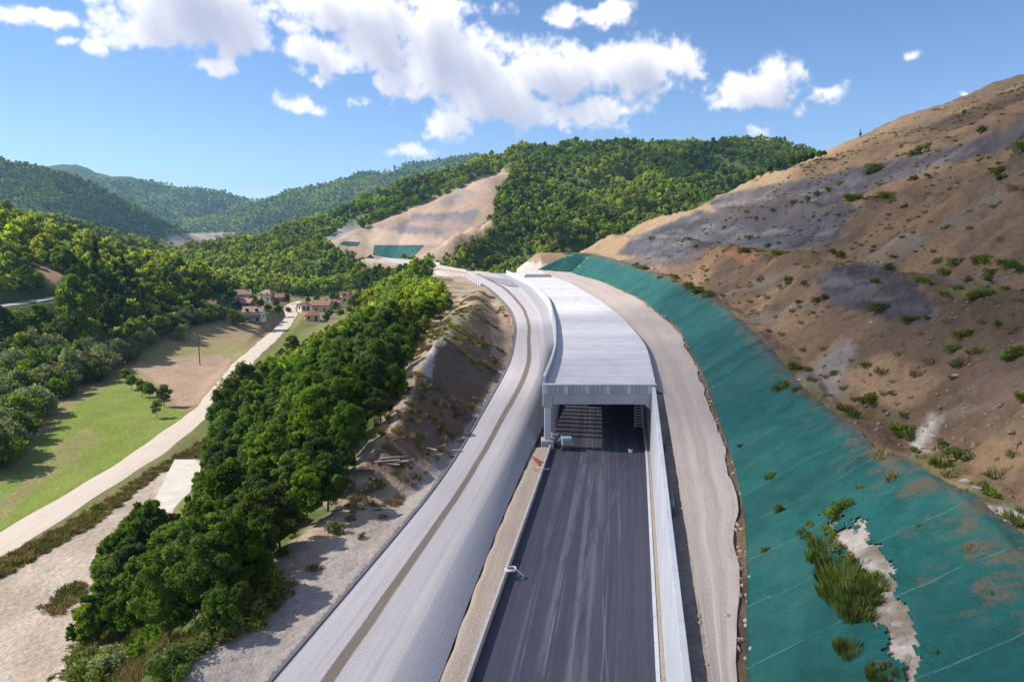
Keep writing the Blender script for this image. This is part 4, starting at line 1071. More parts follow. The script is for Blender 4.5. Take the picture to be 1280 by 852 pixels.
# trees among the houses
for i, (px, py, h, k) in enumerate([(345,385,12,'broad0'),(360,380,14,'broad1'),(318,378,14,'lime1'),(282,385,18,'broad2'),(275,372,20,'broad3'),(372,372,14,'broad1'),(412,398,14,'broad0'),(420,392,16,'broad2'),(300,360,16,'broad2'),(348,392,10,'shrub1'),(335,388,8,'shrub1'),(360,390,7,'shrub0'),(422,380,14,'broad1'),(445,372,16,'broad3'),(268,392,14,'shrub0'),(300,405,12,'shrub1'),(327,385,13,'broad0'),(296,390,16,'broad1'),(345,372,15,'lime0'),(397,381,13,'broad3'),(425,398,18,'lime1'),(440,388,20,'broad2'),(415,378,15,'broad0'),(366,371,13,'lime0'),(312,371,15,'broad1'),(290,376,18,'broad3'),(385,380,10,'broad2'),(408,403,14,'lime0')]):
    place(px, py, k, h, 'garden_tree', 'small garden tree or bush among the hamlet houses', 'tree', 'garden trees in the hamlet')

# --- shrubs and tufts on the right-hand hillside
HS = [(1097,390,16,0),(1137,403,14,0),(1200,425,15,0),(1190,440,14,0),(1210,420,12,2),(1268,445,18,0),(1258,450,16,1),(1195,460,15,0),(1247,408,10,2),(1092,215,14,0),(1082,218,8,2),(1152,192,14,0),(1140,195,10,2),(1228,165,12,0),(1275,190,16,0),(1245,218,14,2),(1252,225,10,0),
      (1130,548,22,1),(1122,540,16,0),(1192,575,22,0),(1180,560,14,2),(1083,505,18,1),(1020,378,9,0),(1030,375,9,2),(1005,360,9,0),(985,352,9,0),(950,352,7,0),(1180,345,14,1),(1225,330,16,1),(1195,332,14,0),(1270,340,18,1),(1255,335,14,0),(1240,342,12,0),(1170,330,12,2),(1110,335,10,0),(1050,322,10,0),(1040,318,8,0),(960,308,8,2),(935,300,8,0),(870,310,6,0),(815,300,6,0),
      (1280,500,16,2),(1235,355,10,0),(1210,352,10,2),(1130,260,8,1),(1140,225,8,1),(1160,222,7,1),(1115,255,7,0),(1020,245,9,0),(1035,240,8,0),(1050,232,8,0),(1010,250,8,2),(965,265,6,0),(990,258,8,0),(1228,612,14,1),(1130,520,10,2),(1215,375,8,0),(1160,400,8,2),(1145,565,12,1),(1238,620,14,1)]
for px, py, hp, k in HS:
    p = hit(px, py); dep = p[1]*CP-(p[2]-CAMZ)*SP
    o = link('hillside_bush', WEED[k], None, p, (0, 0, random.uniform(0, 6)), (hp/F_*dep*.95,)*2+(hp/F_*dep*.85,))
    tag(o, f"{'large' if hp > 14 else 'small' if hp < 9 else 'medium'} green bush {'just above the netting' if py > 470 else 'on the lower brown slope' if py > 370 else 'on the middle bench' if py > 290 else 'on the upper slope'}, {'by the right frame edge' if px > 1230 else 'right half of the hillside' if px > 1120 else 'mid hillside' if px > 1000 else 'far end of the hillside'}", 'bush', 'bushes on the excavated hillside')
rb = random.Random(77); nb = 0
while nb < 85:
    y_ = rb.uniform(42, 260); off = rb.choice((1.8, 1.2, 16.5, 17.5, 35.5, 36.5))+rb.gauss(0, .9); x_ = float(XH(y_)+nettop(y_))+off
    if fbm(np.array([x_]), np.array([y_]), 22, 2, 88)[0] < .47: continue
    z_ = tz(x_, y_); sc = rb.uniform(.5, 1.5)*(1.25 if y_ > 120 else .9); nb += 1
    where = 'along the netting top' if off < 6 else 'on the middle bench' if off < 26 else 'on the upper bench'
    o = link('bench_bush', WEED[rb.choice((0, 2, 0, 1))], None, (x_, y_, z_-.08), (0, 0, rb.uniform(0, 6)), (sc*1.2, sc*1.2, sc*.8))
    tag(o, f"{'low' if sc < .9 else 'bushy'} yellow green bush {where} of the hillside, {'near end' if y_ < 80 else 'middle part' if y_ < 150 else 'far part'}", 'bush', 'bushes growing along the hillside benches')
NS = [(978,488,15,1),(970,492,10,0),(962,600,12,1),(975,640,14,1),(957,690,8,0),(1012,660,10,0),(1022,700,22,1),(1005,676,16,0),(1048,640,22,1),(1040,650,18,0),(1075,612,8,0),(1150,660,7,0),(1120,600,8,2),(1240,745,8,0),(1175,820,9,1),(925,560,6,0),(1035,672,16,0),(1046,690,18,3),(1060,708,18,0),(1052,726,16,3),(1072,730,18,0),(1086,742,16,3),(1030,705,14,0),(1078,758,16,0),(1065,748,14,3),(1095,725,12,0),(1108,838,18,3),(1090,842,14,0)]
for px, py, hp, k in NS:
    p = hit(px, py); dep = p[1]*CP-(p[2]-CAMZ)*SP
    tag(link('slope_weed', WEED[k], None, p, (0, 0, random.uniform(0, 6)), (hp/F_*dep,)*3), f"leafy weed growing through the green netting {'beside the reed tear' if 1000 < px < 1060 else 'near its lower edge' if px < 1000 else 'on its upper right part'}, {'near the frame bottom' if py > 700 else 'middle height' if py > 630 else 'further up'}", 'weed', 'weeds on the netting')
for px, py, hp in [(1030,690,42),(1042,715,52),(1058,735,56),(1070,755,60),(1085,750,50),(1048,748,46),(1066,770,46),(1020,700,36),(1078,772,40),(1035,725,40),(1094,735,34),(1063,818,38),(1056,812,28),(1110,852,34),(1098,850,28),(1125,846,24)]:
    p = hit(px, py); dep = p[1]*CP-(p[2]-CAMZ)*SP; sc = hp/F_*dep*random.uniform(.45, .75)
    tag(link('reed_clump', random.choice(TUFT), None, p, (0, 0, random.uniform(0, 6)), (sc*.9, sc*.9, sc)), 'tall green reed clump in the torn part of the netting', 'reeds', 'reed clumps in the netting tear')
# shrubs on the shelf beside the carriageway
for i, (px, py, hp, k) in enumerate([(468,612,22,3),(436,610,14,3),(418,665,20,3),(438,650,10,3),(432,608,10,1),(452,672,7,0)]):
    p = hit(px, py); dep = p[1]*CP-(p[2]-CAMZ)*SP
    tag(link('shelf_bush', WEED[k], None, p, (0, 0, i), (hp/F_*dep*1.1, hp/F_*dep*1.1, hp/F_*dep)), 'low grey green bush on the stony shelf left of the carriageway', 'bush', 'bushes on the stony shelf')
for i in range(26):
    px, py = random.choice([(230,830),(260,800),(150,830),(180,815),(300,770),(330,745),(210,845),(120,835)]); px += random.uniform(-22, 22); py += random.uniform(-10, 14)
    p = hit(px, py); dep = p[1]*CP-(p[2]-CAMZ)*SP; hp = random.uniform(16, 38)
    tag(link('verge_bush', WEED[i % 4], None, p, (0, 0, i), (hp/F_*dep*1.2, hp/F_*dep*1.2, hp/F_*dep)), f"low weedy bush at the near foot of the grove, {'close to the gravel' if px > 270 else 'at the frame bottom' if py > 835 else 'under the nearest trees'}", 'bush', 'bushes at the foot of the grove')

# --- mass vegetation: one object for each wood, spread over the hills
def scatter_object(name, pts, rot, scl, var, protos, label=None, cat=None):
    coll = bpy.data.collections.new(name+'_kinds')
    for q in protos:
        o = bpy.data.objects.new(name+'_kind', q); coll.objects.link(o)
    me = bpy.data.meshes.new(name); me.vertices.add(len(pts)); me.vertices.foreach_set('co', np.asarray(pts, np.float32).ravel())
    a = me.attributes.new('rot', 'FLOAT_VECTOR', 'POINT'); a.data.foreach_set('vector', np.stack([np.zeros(len(pts)), np.zeros(len(pts)), rot], 1).astype(np.float32).ravel())
    a = me.attributes.new('scl', 'FLOAT_VECTOR', 'POINT'); a.data.foreach_set('vector', np.asarray(scl, np.float32).ravel())
    a = me.attributes.new('var', 'INT', 'POINT'); a.data.foreach_set('value', np.asarray(var, np.int32))
    ng = bpy.data.node_groups.new(name, 'GeometryNodeTree')
    ng.interface.new_socket('Geometry', in_out='INPUT', socket_type='NodeSocketGeometry'); ng.interface.new_socket('Geometry', in_out='OUTPUT', socket_type='NodeSocketGeometry')
    N_ = ng.nodes; L_ = ng.links
    gi = N_.new('NodeGroupInput'); go = N_.new('NodeGroupOutput'); ip = N_.new('GeometryNodeInstanceOnPoints'); cinf = N_.new('GeometryNodeCollectionInfo')
    cinf.inputs['Collection'].default_value = coll; cinf.inputs['Separate Children'].default_value = True; cinf.inputs['Reset Children'].default_value = True
    def attr(nm, dt): q = N_.new('GeometryNodeInputNamedAttribute'); q.data_type = dt; q.inputs['Name'].default_value = nm; return next(s_ for s_ in q.outputs if s_.enabled and s_.name == 'Attribute')
    L_.new(gi.outputs[0], ip.inputs['Points']); L_.new(cinf.outputs[0], ip.inputs['Instance']); ip.inputs['Pick Instance'].default_value = True
    L_.new(attr('var', 'INT'), ip.inputs['Instance Index']); L_.new(attr('rot', 'FLOAT_VECTOR'), ip.inputs['Rotation']); L_.new(attr('scl', 'FLOAT_VECTOR'), ip.inputs['Scale'])
    L_.new(ip.outputs[0], go.inputs[0])
    o = link(name, me); md = o.modifiers.new('scatter', 'NODES'); md.node_group = ng
    return tag(o, label, cat, kind='stuff')
def farproto(i, H, R_, n, nl, ls, mat):
    c, r = round_crown(H, R_, n, 700+i, .02); return foliage('far_crown', c, r, nl, ls, M[mat], 700+i, (0, 0, H*.35))
FARP = [farproto(i, 8, 3.1, 12, 420, .95, 'leaf_far') for i in range(4)]
FARP2 = [farproto(10+i, 8, 3.3, 9, 150, 1.7, 'leaf_far') for i in range(3)]
def wood(name, label, step_fn, ylim, keepfn, protos, size, angs=(-44, 44), seed=1):
    r = np.random.default_rng(seed); P = []
    rr = ylim[0]
    while rr < ylim[1]:
        st = step_fn(rr); da = st/rr
        a = np.arange(R(angs[0]), R(angs[1]), da); a = a+r.uniform(-.45, .45, len(a))*da; q = rr+r.uniform(-.5, .5, len(a))*st
        P.append(np.stack([q*np.sin(a), q*np.cos(a)], 1)); rr += st
    P = np.concatenate(P); X_, Y_ = P[:, 0], P[:, 1]; Z_ = terrain(X_, Y_)
    k = keepfn(X_, Y_, Z_, r); X_, Y_, Z_ = X_[k], Y_[k], Z_[k]
    n = len(X_); sc = size(np.hypot(X_, Y_))*r.uniform(.65, 1.3, n)
    return scatter_object(name, np.stack([X_, Y_, Z_-.3], 1), r.uniform(0, 6.28, n), np.stack([sc, sc, sc*r.uniform(.8, 1.25, n)], 1), r.integers(0, len(protos), n), protos, label, 'forest')
BARE = [[(405,304),(440,288),(500,264),(560,239),(625,207),(640,214),(622,240),(616,275),(590,305),(552,330),(480,335),(430,320)],
        [(395,305),(425,285),(470,262),(475,268),(440,292),(410,308)], [(196,304),(215,292),(300,288),(292,298),(250,314),(232,320)], [(320,306),(345,292),(400,283),(430,278),(470,258),(475,263),(430,287),(360,305)],
        [(45,335),(60,333),(80,345),(70,355),(50,350)]]
def forested(X_, Y_, Z_, r):
    px, py, dep = proj(X_, Y_, Z_)
    A = albedo(X_, Y_, Z_); green = (A[:, 1] > A[:, 0]*1.12) & (A.mean(1) < .125)
    k = green & ((Z_ > -11.5) | (dep > 415)) & (px > -60) & (px < 1340)
    k &= ~inpoly(px, py, [(255,374),(300,368),(345,366),(385,372),(425,366),(445,372),(440,392),(375,408),(300,412),(250,402)])
    dq, _ = polyd(X_, Y_, FARROAD); k &= dq > 9
    dq, _ = polyd(X_, Y_, SIDEROAD); k &= dq > 6
    dq, _ = polyd(X_, Y_, VALROAD); k &= dq > 4.5
    k &= ~((Y_ < 268) & (X_ > XV(Y_)-4)); k &= ~((Y_ < 306) & (X_ > XG(Y_)-2))
    k &= ~((px < 85) & (py > 372) & (py < 425) & (dep < 420))
    return k
def keep_mid(X_, Y_, Z_, r): return forested(X_, Y_, Z_, r) & (r.random(len(X_)) < .96)
wood('hillside_wood', 'dense green broadleaf forest covering the middle hills', lambda d: 4.4 if d < 500 else 5.0, (200, 1000), keep_mid, FARP, lambda d: np.where(d < 420, .85, .95), seed=11)
wood('mountain_forest', 'hazy dark green forest covering the distant mountains', lambda d: 7.5+(d-1000)/260, (1000, 3400), keep_mid, FARP2, lambda d: 1.0+(d-1000)/2600, seed=12)
if grove_far:
    gf = np.array(grove_far); n = len(gf)
    scatter_object('far_grove', gf[:, :3], rng.uniform(0, 6.28, n), np.repeat(gf[:, 3:4]*1.15, 3, 1), rng.integers(0, 4, n), FARP, 'further trees of the bank grove towards the hamlet', 'forest')
# bushy shrubs scattered over the valley edges (undergrowth of the grove)
# dry grass on the shelf, verges and hillside
def gscatter(name, n, xr, yr, keep, protos, smin, smax_, label, cat, seed):
    r = np.random.default_rng(seed); X_ = r.uniform(*xr, n); Y_ = r.uniform(*yr, n); Z_ = terrain(X_, Y_); k = keep(X_, Y_, Z_, r)
    X_, Y_, Z_ = X_[k], Y_[k], Z_[k]; n = len(X_); sc = r.uniform(smin, smax_, n)
    scatter_object(name, np.stack([X_, Y_, Z_-.03], 1), r.uniform(0, 6.28, n), np.stack([sc*1.2, sc*1.2, sc], 1), r.integers(0, len(protos), n), protos, label, cat)
gscatter('dry_grass', 9000, (-40, 20), (25, 200), lambda X_, Y_, Z_, r: (X_ < XK(Y_)-1.5-4*sstep(75, 30, Y_)) & (X_ > XG(Y_)-3) & (fbm(X_, Y_, 5, 3, 31) > .5), DTUFT+GTUFT[:1], .5, 1.2, 'dry tan grass on the shelf beside the carriageway', 'grass', 21)
gscatter('hill_grass', 9000, (10, 190), (25, 260), lambda X_, Y_, Z_, r: (X_ > XH(Y_)+8) & (fbm(X_, Y_, 8, 4, 83) > .5) & (r.random(len(X_)) < .8), DTUFT+GTUFT, .5, 1.3, 'sparse grass tufts over the excavated hillside', 'grass', 22)
def vkeep(X_, Y_, Z_, r):
    px, py, dep = proj(X_, Y_, Z_)
    return (inpoly(px, py, [(-40,735),(0,700),(110,640),(190,588),(262,545),(270,575),(200,590),(120,655),(0,722),(-40,745)]) | inpoly(px, py, [(60,852),(110,800),(130,770),(250,800),(330,740),(340,760),(250,852)]) | inpoly(px, py, [(50,760),(95,725),(110,735),(70,770)]))
gscatter('verge_grass', 26000, (-90, -8), (40, 150), vkeep, DTUFT+GTUFT, .6, 1.5, 'rough grass verge between the dirt road and the bare ground', 'grass', 23)
M['hillrock'] = simple('brown_rubble', (.22,.155,.105), .95, .4, 1.5, .6)
HROCK = []
for q in ROCKS[:3]:
    m_ = q.copy(); m_.materials.clear(); m_.materials.append(M['hillrock']); HROCK.append(m_)
gscatter('hill_rubble', 26000, (12, 170), (25, 230), lambda X_, Y_, Z_, r: (X_ > XH(Y_)+nettop(Y_)+.6) & (fbm(X_, Y_, 9, 4, 57) > .47) & (r.random(len(X_)) < np.clip(60/(Y_+1), .15, 1)), HROCK, .04, .20, 'loose brown rubble over the excavated hillside', 'rubble', 25)
# stones along the haul road edge and gravel spill
M['haulstone'] = simple('tan_stones', (.40,.325,.265), .95, .35, 1.5, .5)
HSTONE = []
for q in ROCKS[:3]:
    m_ = q.copy(); m_.materials.clear(); m_.materials.append(M['haulstone']); HSTONE.append(m_)
gscatter('loose_stones', 26000, (0, 60), (18, 220), lambda X_, Y_, Z_, r: (np.abs(X_-XH(Y_)+.5) < 1.0*r.random(len(X_))) | ((X_ > XR(Y_)+1.15) & (X_ < XR(Y_)+2.6) & (Y_ < PORTAL) & (r.random(len(X_)) < .6)), HSTONE, .05, .20, 'loose stones along the haul road edge', 'stones', 24)

# ------------------------------------------------------------------ hamlet
def house(px, py, w, dp, h, rot, wallm, tilem, label, hip=False, storeys=1, base=None, porch=False):
    p = base or hit(px, py)
    w, dp, h = (w*.76, dp*.76, h*.8) if not base else (w*.6, dp*.6, h*.6)
    e = empty('village_house', (p[0], p[1], p[2]-.15), rot, label, 'house', 'houses of the hamlet')
    a, b = w/2, dp/2; rh = min(dp, w)*.32
    mb = MB().box(-a, a, -b, b, -.6, h)
    if not hip:
        mb.poly([(-a,-b,h),(-a,b,h),(-a,0,h+rh)]); mb.poly([(a,b,h),(a,-b,h),(a,0,h+rh)])
    mb.build('wall', M[wallm], e)
    o_ = .45; r = MB(); k = rh/b; t = .18
    if hip:
        i = a-b*.8
        z0 = h-o_*k+.1; P = [(-a-o_,-b-o_,z0),(a+o_,-b-o_,z0),(a+o_,b+o_,z0),(-a-o_,b+o_,z0),(-max(i,.3),0,h+rh),(max(i,.3),0,h+rh)]
        r.v = P; r.f = [(0,1,5,4),(1,2,5),(2,3,4,5),(3,0,4),(3,2,1,0)]
    else:
        for sg in (-1, 1):
            y1_, z1_ = sg*(b+o_), h-o_*k
            q = [(-a-o_,y1_,z1_+.03),(a+o_,y1_,z1_+.03),(a+o_,0,h+rh+.03),(-a-o_,0,h+rh+.03)]
            if sg > 0: q = [q[1], q[0], q[3], q[2]]
            r.hexa(q+[(x_, y_, z_+t) for x_, y_, z_ in q])
    ro = r.build('roof', M[tilem], e)
    c = MB().box(a*.35, a*.35+.6, -.3, .3, h+rh*.5, h+rh+.9).build('chimney', M['brickwall'], ro)
    for st in range(storeys):
        zc = 1.0+st*2.7
        n = max(2, int(w/2.8))
        for i in range(n):
            xc = -a+(i+.5)*w/n
            if st == 0 and i == n//2:
                MB().box(xc-.5, xc+.5, -b-.06, -b+.02, -.05, 2.1).build('door', M['wood'], e); continue
            wn = MB().box(xc-.6, xc+.6, -b-.07, -b+.02, zc-.08, zc+1.28).build('window', M['plaster'] if wallm != 'plaster' else M['wood'], e)
            MB().box(xc-.48, xc+.48, -b-.10, -b-.03, zc+.04, zc+1.16).build('pane', M['glass'], wn)
        for sg in (-1, 1):
            wn = MB().box(sg*a-.04 if sg > 0 else -a-.07, sg*a+.07 if sg > 0 else -a+.04, -.6, .6, zc-.08, zc+1.28).build('window', M['wood'], e)
            MB().box(sg*a+.02 if sg > 0 else -a-.10, sg*a+.10 if sg > 0 else -a-.02, -.48, .48, zc+.04, zc+1.16).build('pane', M['glass'], wn)
    if porch:
        MB().hexa([(-a*.9,-b-2.6,1.7),(a*.9,-b-2.6,1.7),(a*.9,-b-.03,2.3),(-a*.9,-b-.03,2.3),(-a*.9,-b-2.6,1.82),(a*.9,-b-2.6,1.82),(a*.9,-b-.03,2.42),(-a*.9,-b-.03,2.42)]).build('porch_roof', M['dark'], e)
        for sx_ in (-.85, .85): MB().box(sx_*a-.08, sx_*a+.08, -b-2.5, -b-2.34, -.5, 1.72).build('porch_post', M['wood'], e)
    return e
house(318, 400, 9.5, 7, 4.6, .1, 'plaster', 'tile2', 'white house with dark porch beside the tan field', storeys=2, porch=True)
house(390, 400, 8, 7, 3.4, .35, 'cream', 'tile', 'cream house with hipped red roof beside the dirt lane', hip=True)
house(404, 389, 11, 8, 4.4, -.15, 'cream', 'tile', 'long red roofed house behind the hipped one', storeys=1)
house(433, 377, 9, 7, 5.0, .5, 'plaster', 'tile', 'white gabled house at the right end of the hamlet', storeys=2)
house(335, 376, 10, 8, 5.6, -.3, 'plaster', 'tile2', 'tall white house in the middle of the hamlet', hip=True, storeys=2)
house(352, 377, 8, 7, 3.6, .2, 'brickwall', 'tile', 'brown house just right of the tall white one')
house(304, 377, 8, 7, 4.4, .4, 'cream', 'tile2', 'cream house among trees left of the tall white one', storeys=1)
house(261, 388, 7, 6, 3.0, .2, 'brickwall', 'tile', 'small red roofed house alone at the left of the hamlet')
house(380, 388, 6, 5, 3.0, .8, 'plaster', 'tile2', 'small white outbuilding at the head of the dirt lane')
house(420, 384, 7, 6, 3.2, .1, 'plaster', 'tile', 'low house between the long roof and the gabled white house')
house(309, 384, 7, 6, 3.0, -.2, 'brickwall', 'tile2', 'low brick house behind the white house with the porch')
for (px, py, w, lab) in [(284,294,18,'distant pale building on the quarry floor'),(272,295,10,'distant small building left of the quarry building'),(352,303,16,'distant pale building above the wooded knoll'),(344,304,9,'distant small building beside the one above the knoll')]:
    b_ = ud(px, py, 760 if px > 300 else 1000); zt = tz(b_[0], b_[1])
    e = house(0, 0, w, w*.6, w*.4, .2, 'plaster', 'tile2', lab, base=(b_[0], b_[1], max(zt, b_[2]-3)), storeys=2); e['group'] = 'distant buildings'

# ------------------------------------------------------------------ utility pole
p = hit(250, 456)
e = empty('utility_pole', p, .3, 'dark wooden utility pole standing in the tan field', 'utility pole')
MB().tube((0,0,-.5), (0,0,8.4), .17, .11, 8).build('pole', M['polewood'], e)
ca = MB().box(-1.6, 1.0, -.08, .08, 7.7, 7.85).build('crossarm', M['polewood'], e)
for x_ in (-1.45, -.7, .8): MB().tube((x_,0,7.85), (x_,0,8.12), .06, .05, 6).build('insulator', M['whiteplastic'], ca)
MB().tube((-.9,0,7.7), (0,0,6.9), .04, .04, 5).build('brace', M['steel'], e)

# ------------------------------------------------------------------ plant and clutter round the portal
p = uz(708, 562, 0.0)
e = empty('generator_cart', (p[0], p[1], .004), .08, 'pale blue generator cart parked on the asphalt before the portal', 'generator', scale=.85)
b = MB().box(-.65, .65, -.45, .45, .75, 1.75).build('body', M['bluebox'], e, bevel=.04)
MB().box(-.7, .7, -.5, .5, 1.752, 1.84).build('lid', M['bluebox'], e, bevel=.02)
for i in range(5): MB().box(-.5, .5, -.47, -.44, .85+i*.15, .93+i*.15).build('vent_slat', M['darkconc'], b)
MB().box(-.6, .6, -.4, .4, .42, .74).build('chassis', M['wood'], e, bevel=.02)
for sx_ in (-.62, .62):
    for sy_ in (-.28, .28):
        w_ = MB().tube((sx_-.08, sy_, .24), (sx_+.08, sy_, .24), .24, .24, 14).build('wheel', M['dark'], e); MB().tube((sx_-.09, sy_, .24), (sx_+.09, sy_, .24), .11, .11, 10).build('hub', M['steel'], w_)
MB().tube((0, .45, .5), (0, 1.3, .2), .04, .04, 6).build('drawbar', M['steel'], e)
p = uz(672, 578, .55)
e = empty('trestle', (p[0], p[1], .53), .5, 'orange red trestle lying on the median near the portal', 'trestle')
MB().hexa([(-.35,-.9,0),(-.17,-.9,0),(-.02,.8,.35),(-.2,.8,.35),(-.35,-.9,.14),(-.17,-.9,.14),(-.02,.8,.49),(-.2,.8,.49)]).build('rail', M['rust'], e)
MB().hexa([(.4,-.5,0),(.52,-.5,0),(-.02,.82,.35),(-.14,.82,.35),(.4,-.5,.12),(.52,-.5,.12),(-.02,.82,.47),(-.14,.82,.47)]).build('rail', M['rust'], e)
MB().tube((-.2, 0, .22), (.25, 0, .22), .04, .04, 6).build('crossbar', M['rust'], e)
p = uz(677, 587, .55)
e = empty('pipe_prop', (p[0], p[1], .6), .05, 'thin steel pipe lying across the median strip', 'pipe')
MB().tube((-.75, 0, .03), (.75, 0, .03), .035, .035, 8).build('tube', M['steel'], e)
for sx_ in (-.75, .75): MB().box(sx_-.03, sx_+.03, -.12, .12, -.06, .14).build('end_plate', M['steel'], e)
p = uz(788, 565, 0)
e = empty('bucket', (p[0], p[1], .004), 0, 'white bucket standing alone on the asphalt before the portal', 'bucket')
MB().tube((0,0,0), (0,0,.42), .2, .27, 14).build('pail', M['whiteplastic'], e); MB().tube((0,0,.421), (0,0,.45), .25, .2, 14).build('contents', M['dark'], e)
MB().box(-.45,-.28,-.2,.1,0,.12).build('spill_block', M['dark'], e)
p = uz(640, 712, .62)
def torus(R_, r_, n=28, m=8, wob=0):
    V = []; F_2 = []
    for i in range(n):
        a = 2*math.pi*i/n
        for j in range(m):
            b_ = 2*math.pi*j/m; V.append(((R_+r_*math.cos(b_))*math.cos(a), (R_+r_*math.cos(b_))*math.sin(a)*.8, r_*math.sin(b_)+wob*math.sin(3*a)))
    for i in range(n):
        for j in range(m): F_2.append((i*m+j, ((i+1) % n)*m+j, ((i+1) % n)*m+(j+1) % m, i*m+(j+1) % m))
    q = MB(); q.v = V; q.f = F_2; return q
e = empty('hose_coil', (p[0]-.1, p[1], .60), .2, 'white hose coil lying over the median kerb', 'hose')
torus(.42, .05, wob=.02).build('coil', M['whiteplastic'], e, loc=(0,0,.08)); torus(.36, .045, wob=.02).build('coil', M['whiteplastic'], e, loc=(.03,0,.16))
MB().tube((.4,-.1,.1), (.95,-.25,-.45), .05, .05, 8).build('hose_end', M['whiteplastic'], e)
# rubble at the pillar foot
for i in range(14):
    px, py = random.uniform(684, 704), random.uniform(541, 552); q = uz(px, py, .6)
    sc = random.uniform(.15, .38)
    tag(link('rubble_block', ROCKS[i % 5], None, (q[0], q[1], .55), (random.uniform(0,3),0,random.uniform(0,6)), (sc, sc*.7, sc*.6)), 'broken concrete lump in the heap at the portal pillar foot', 'rubble', 'rubble at the pillar foot')
# ladder inside the gallery
yy = 90.0; xx = float(XR(yy))-.55
e = empty('ladder', (xx, yy, .003), 0, 'steel ladder standing inside the portal near the right wall', 'ladder')
for sx_ in (-.55, .55): MB().tube((sx_, 0, 0), (sx_, .6, 5.4), .045, .045, 6).build('rail', M['steel'], e)
for i in range(15):
    t_ = (i+.7)/15.5; MB().box(-.55, .55, .6*t_-.05, .6*t_+.05, 5.4*t_-.05, 5.4*t_+.06).build('rung', M['whiteplastic'], e)
# planks and timber beside the carriageway
PL = [(484,577,2.4,.2),(492,573,2.6,.35),(497,579,2.2,.1),(505,576,2.0,.5),(488,581,1.8,-.1),(536,562,2.2,-.6),(544,569,1.6,.2),(548,560,2.2,.9),(560,565,3.0,.05),(570,551,2.6,.7),(574,548,2.4,.6),(455,588,1.6,.0),(470,637,1.3,.4),(566,570,2.8,-.05)]
for i, (px, py, L, a) in enumerate(PL):
    q = hit(px, py)
    wh = ['of the heap at the foot of the brown mound', 'between the mound and the kerb', 'close to the kerb', 'lying apart on the shelf'][0 if px < 510 and py < 585 else 1 if px < 556 and px > 520 else 2 if px > 556 else 3]
    o = MB().box(-L/2, L/2, -.14, .14, 0, .09).build('plank', M['timber'], None, (q[0], q[1], q[2]+.05+.04*(i % 3)), (random.uniform(-.06,.06), random.uniform(-.08,.08), a), bevel=.01)
    tag(o, f'weathered grey plank {wh}', 'plank', 'planks scattered beside the carriageway')

# ------------------------------------------------------------------ viaduct, barriers, vehicles at the far bend
Q, N = far_rows([p_ for p_ in FARROAD if p_[1] > 312], 5, 3.0)
i0 = int(len(Q)*.35)
br = empty('road_bridge', tuple(Q[i0][:2])+(6,), 0, 'pale concrete road bridge at the far bend behind the grove', 'bridge')
def bpart(mb, name, mat): o = mb.build(name, mat, br); o.matrix_parent_inverse = Matrix.Translation(-br.location); return o
for i in range(i0, len(Q)-1):
    for side, nm in ((-6.2, 'deck_beam'), (5.6, 'deck_beam')):
        a_, b_ = Q[i], Q[i+1]; na, nb = N[i], N[i+1]
        def pt(q, n, o, z): return (q[0]+n[0]*o, q[1]+n[1]*o, q[2]+z)
        bpart(MB().hexa([pt(a_,na,side,-1.3),pt(a_,na,side+.6,-1.3),pt(b_,nb,side+.6,-1.3),pt(b_,nb,side,-1.3),pt(a_,na,side,.9),pt(a_,na,side+.6,.9),pt(b_,nb,side+.6,.9),pt(b_,nb,side,.9)]), nm, M['wallconc'])
    if i % 6 == 2:
        for o in (-5, 5):
            c = pt(Q[i], N[i], o, 0); bpart(MB().tube((c[0], c[1], -14), (c[0], c[1], 5.8), .8, .8, 12), 'pier', M['concrete2'])
for i in range(9):
    y_ = 292-i*5.5-8; x_ = float(XK(y_))-1.0
    o = MB().hexa([(-.3,-1.4,0),(.3,-1.4,0),(.3,1.4,0),(-.3,1.4,0),(-.1,-1.4,.95),(.1,-1.4,.95),(.1,1.4,.95),(-.1,1.4,.95)]).build('barrier_block', M['concrete'], None, (x_, y_, float(zL(y_))-.35), (0, 0, math.atan2(-float(XK(y_+1)-XK(y_-1)), 2)), bevel=.03)
    tag(o, 'pale concrete barrier block lining the outer side of the far bend', 'barrier', 'barrier blocks on the far bend')
def vehicle(px, py, z, rot, L, Wd, Hh, mat, name, label, cat):
    q = uz(px, py, z); e = empty(name, (q[0], q[1], z+.03), rot, label, cat)
    b_ = MB(); a = L/2; w = Wd/2
    b_.hexa([(-a,-w,.35),(a,-w,.35),(a,w,.35),(-a,w,.35),(-a,-w,.95),(a*.95,-w,.85),(a*.95,w,.85),(-a,w,.95)]); b_.build('body', M[mat], e, bevel=.06)
    MB().hexa([(-a*.85,-w*.92,.94),(a*.45,-w*.92,.9),(a*.45,w*.92,.9),(-a*.85,w*.92,.94),(-a*.65,-w*.78,Hh),(a*.15,-w*.78,Hh),(a*.15,w*.78,Hh),(-a*.65,w*.78,Hh)]).build('cabin', M['glass'], e, bevel=.05)
    MB().box(-a*.62, a*.12, -w*.76, w*.76, Hh-.02, Hh+.04).build('roof', M[mat], e, bevel=.02)
    for sx_ in (-.62, .62):
        for sy_ in (-1, 1):
            wh = MB().tube((sx_*a, sy_*(w-.2), .33), (sx_*a, sy_*(w+.02), .33), .33, .33, 14).build('wheel', M['dark'], e); MB().tube((sx_*a, sy_*(w-.1), .33), (sx_*a, sy_*(w+.03), .33), .18, .18, 10).build('rim', M['steel'], wh)
vehicle(530, 327.5, 7.0, 2.6, 4.3, 1.8, 1.5, 'darkconc', 'parked_car', 'dark car on the far bridge above the grove', 'car')
vehicle(588, 339.0, 7.0, 2.2, 4.6, 1.9, 1.7, 'dark', 'parked_car', 'dark car at the far bend before the white gallery roof', 'car')
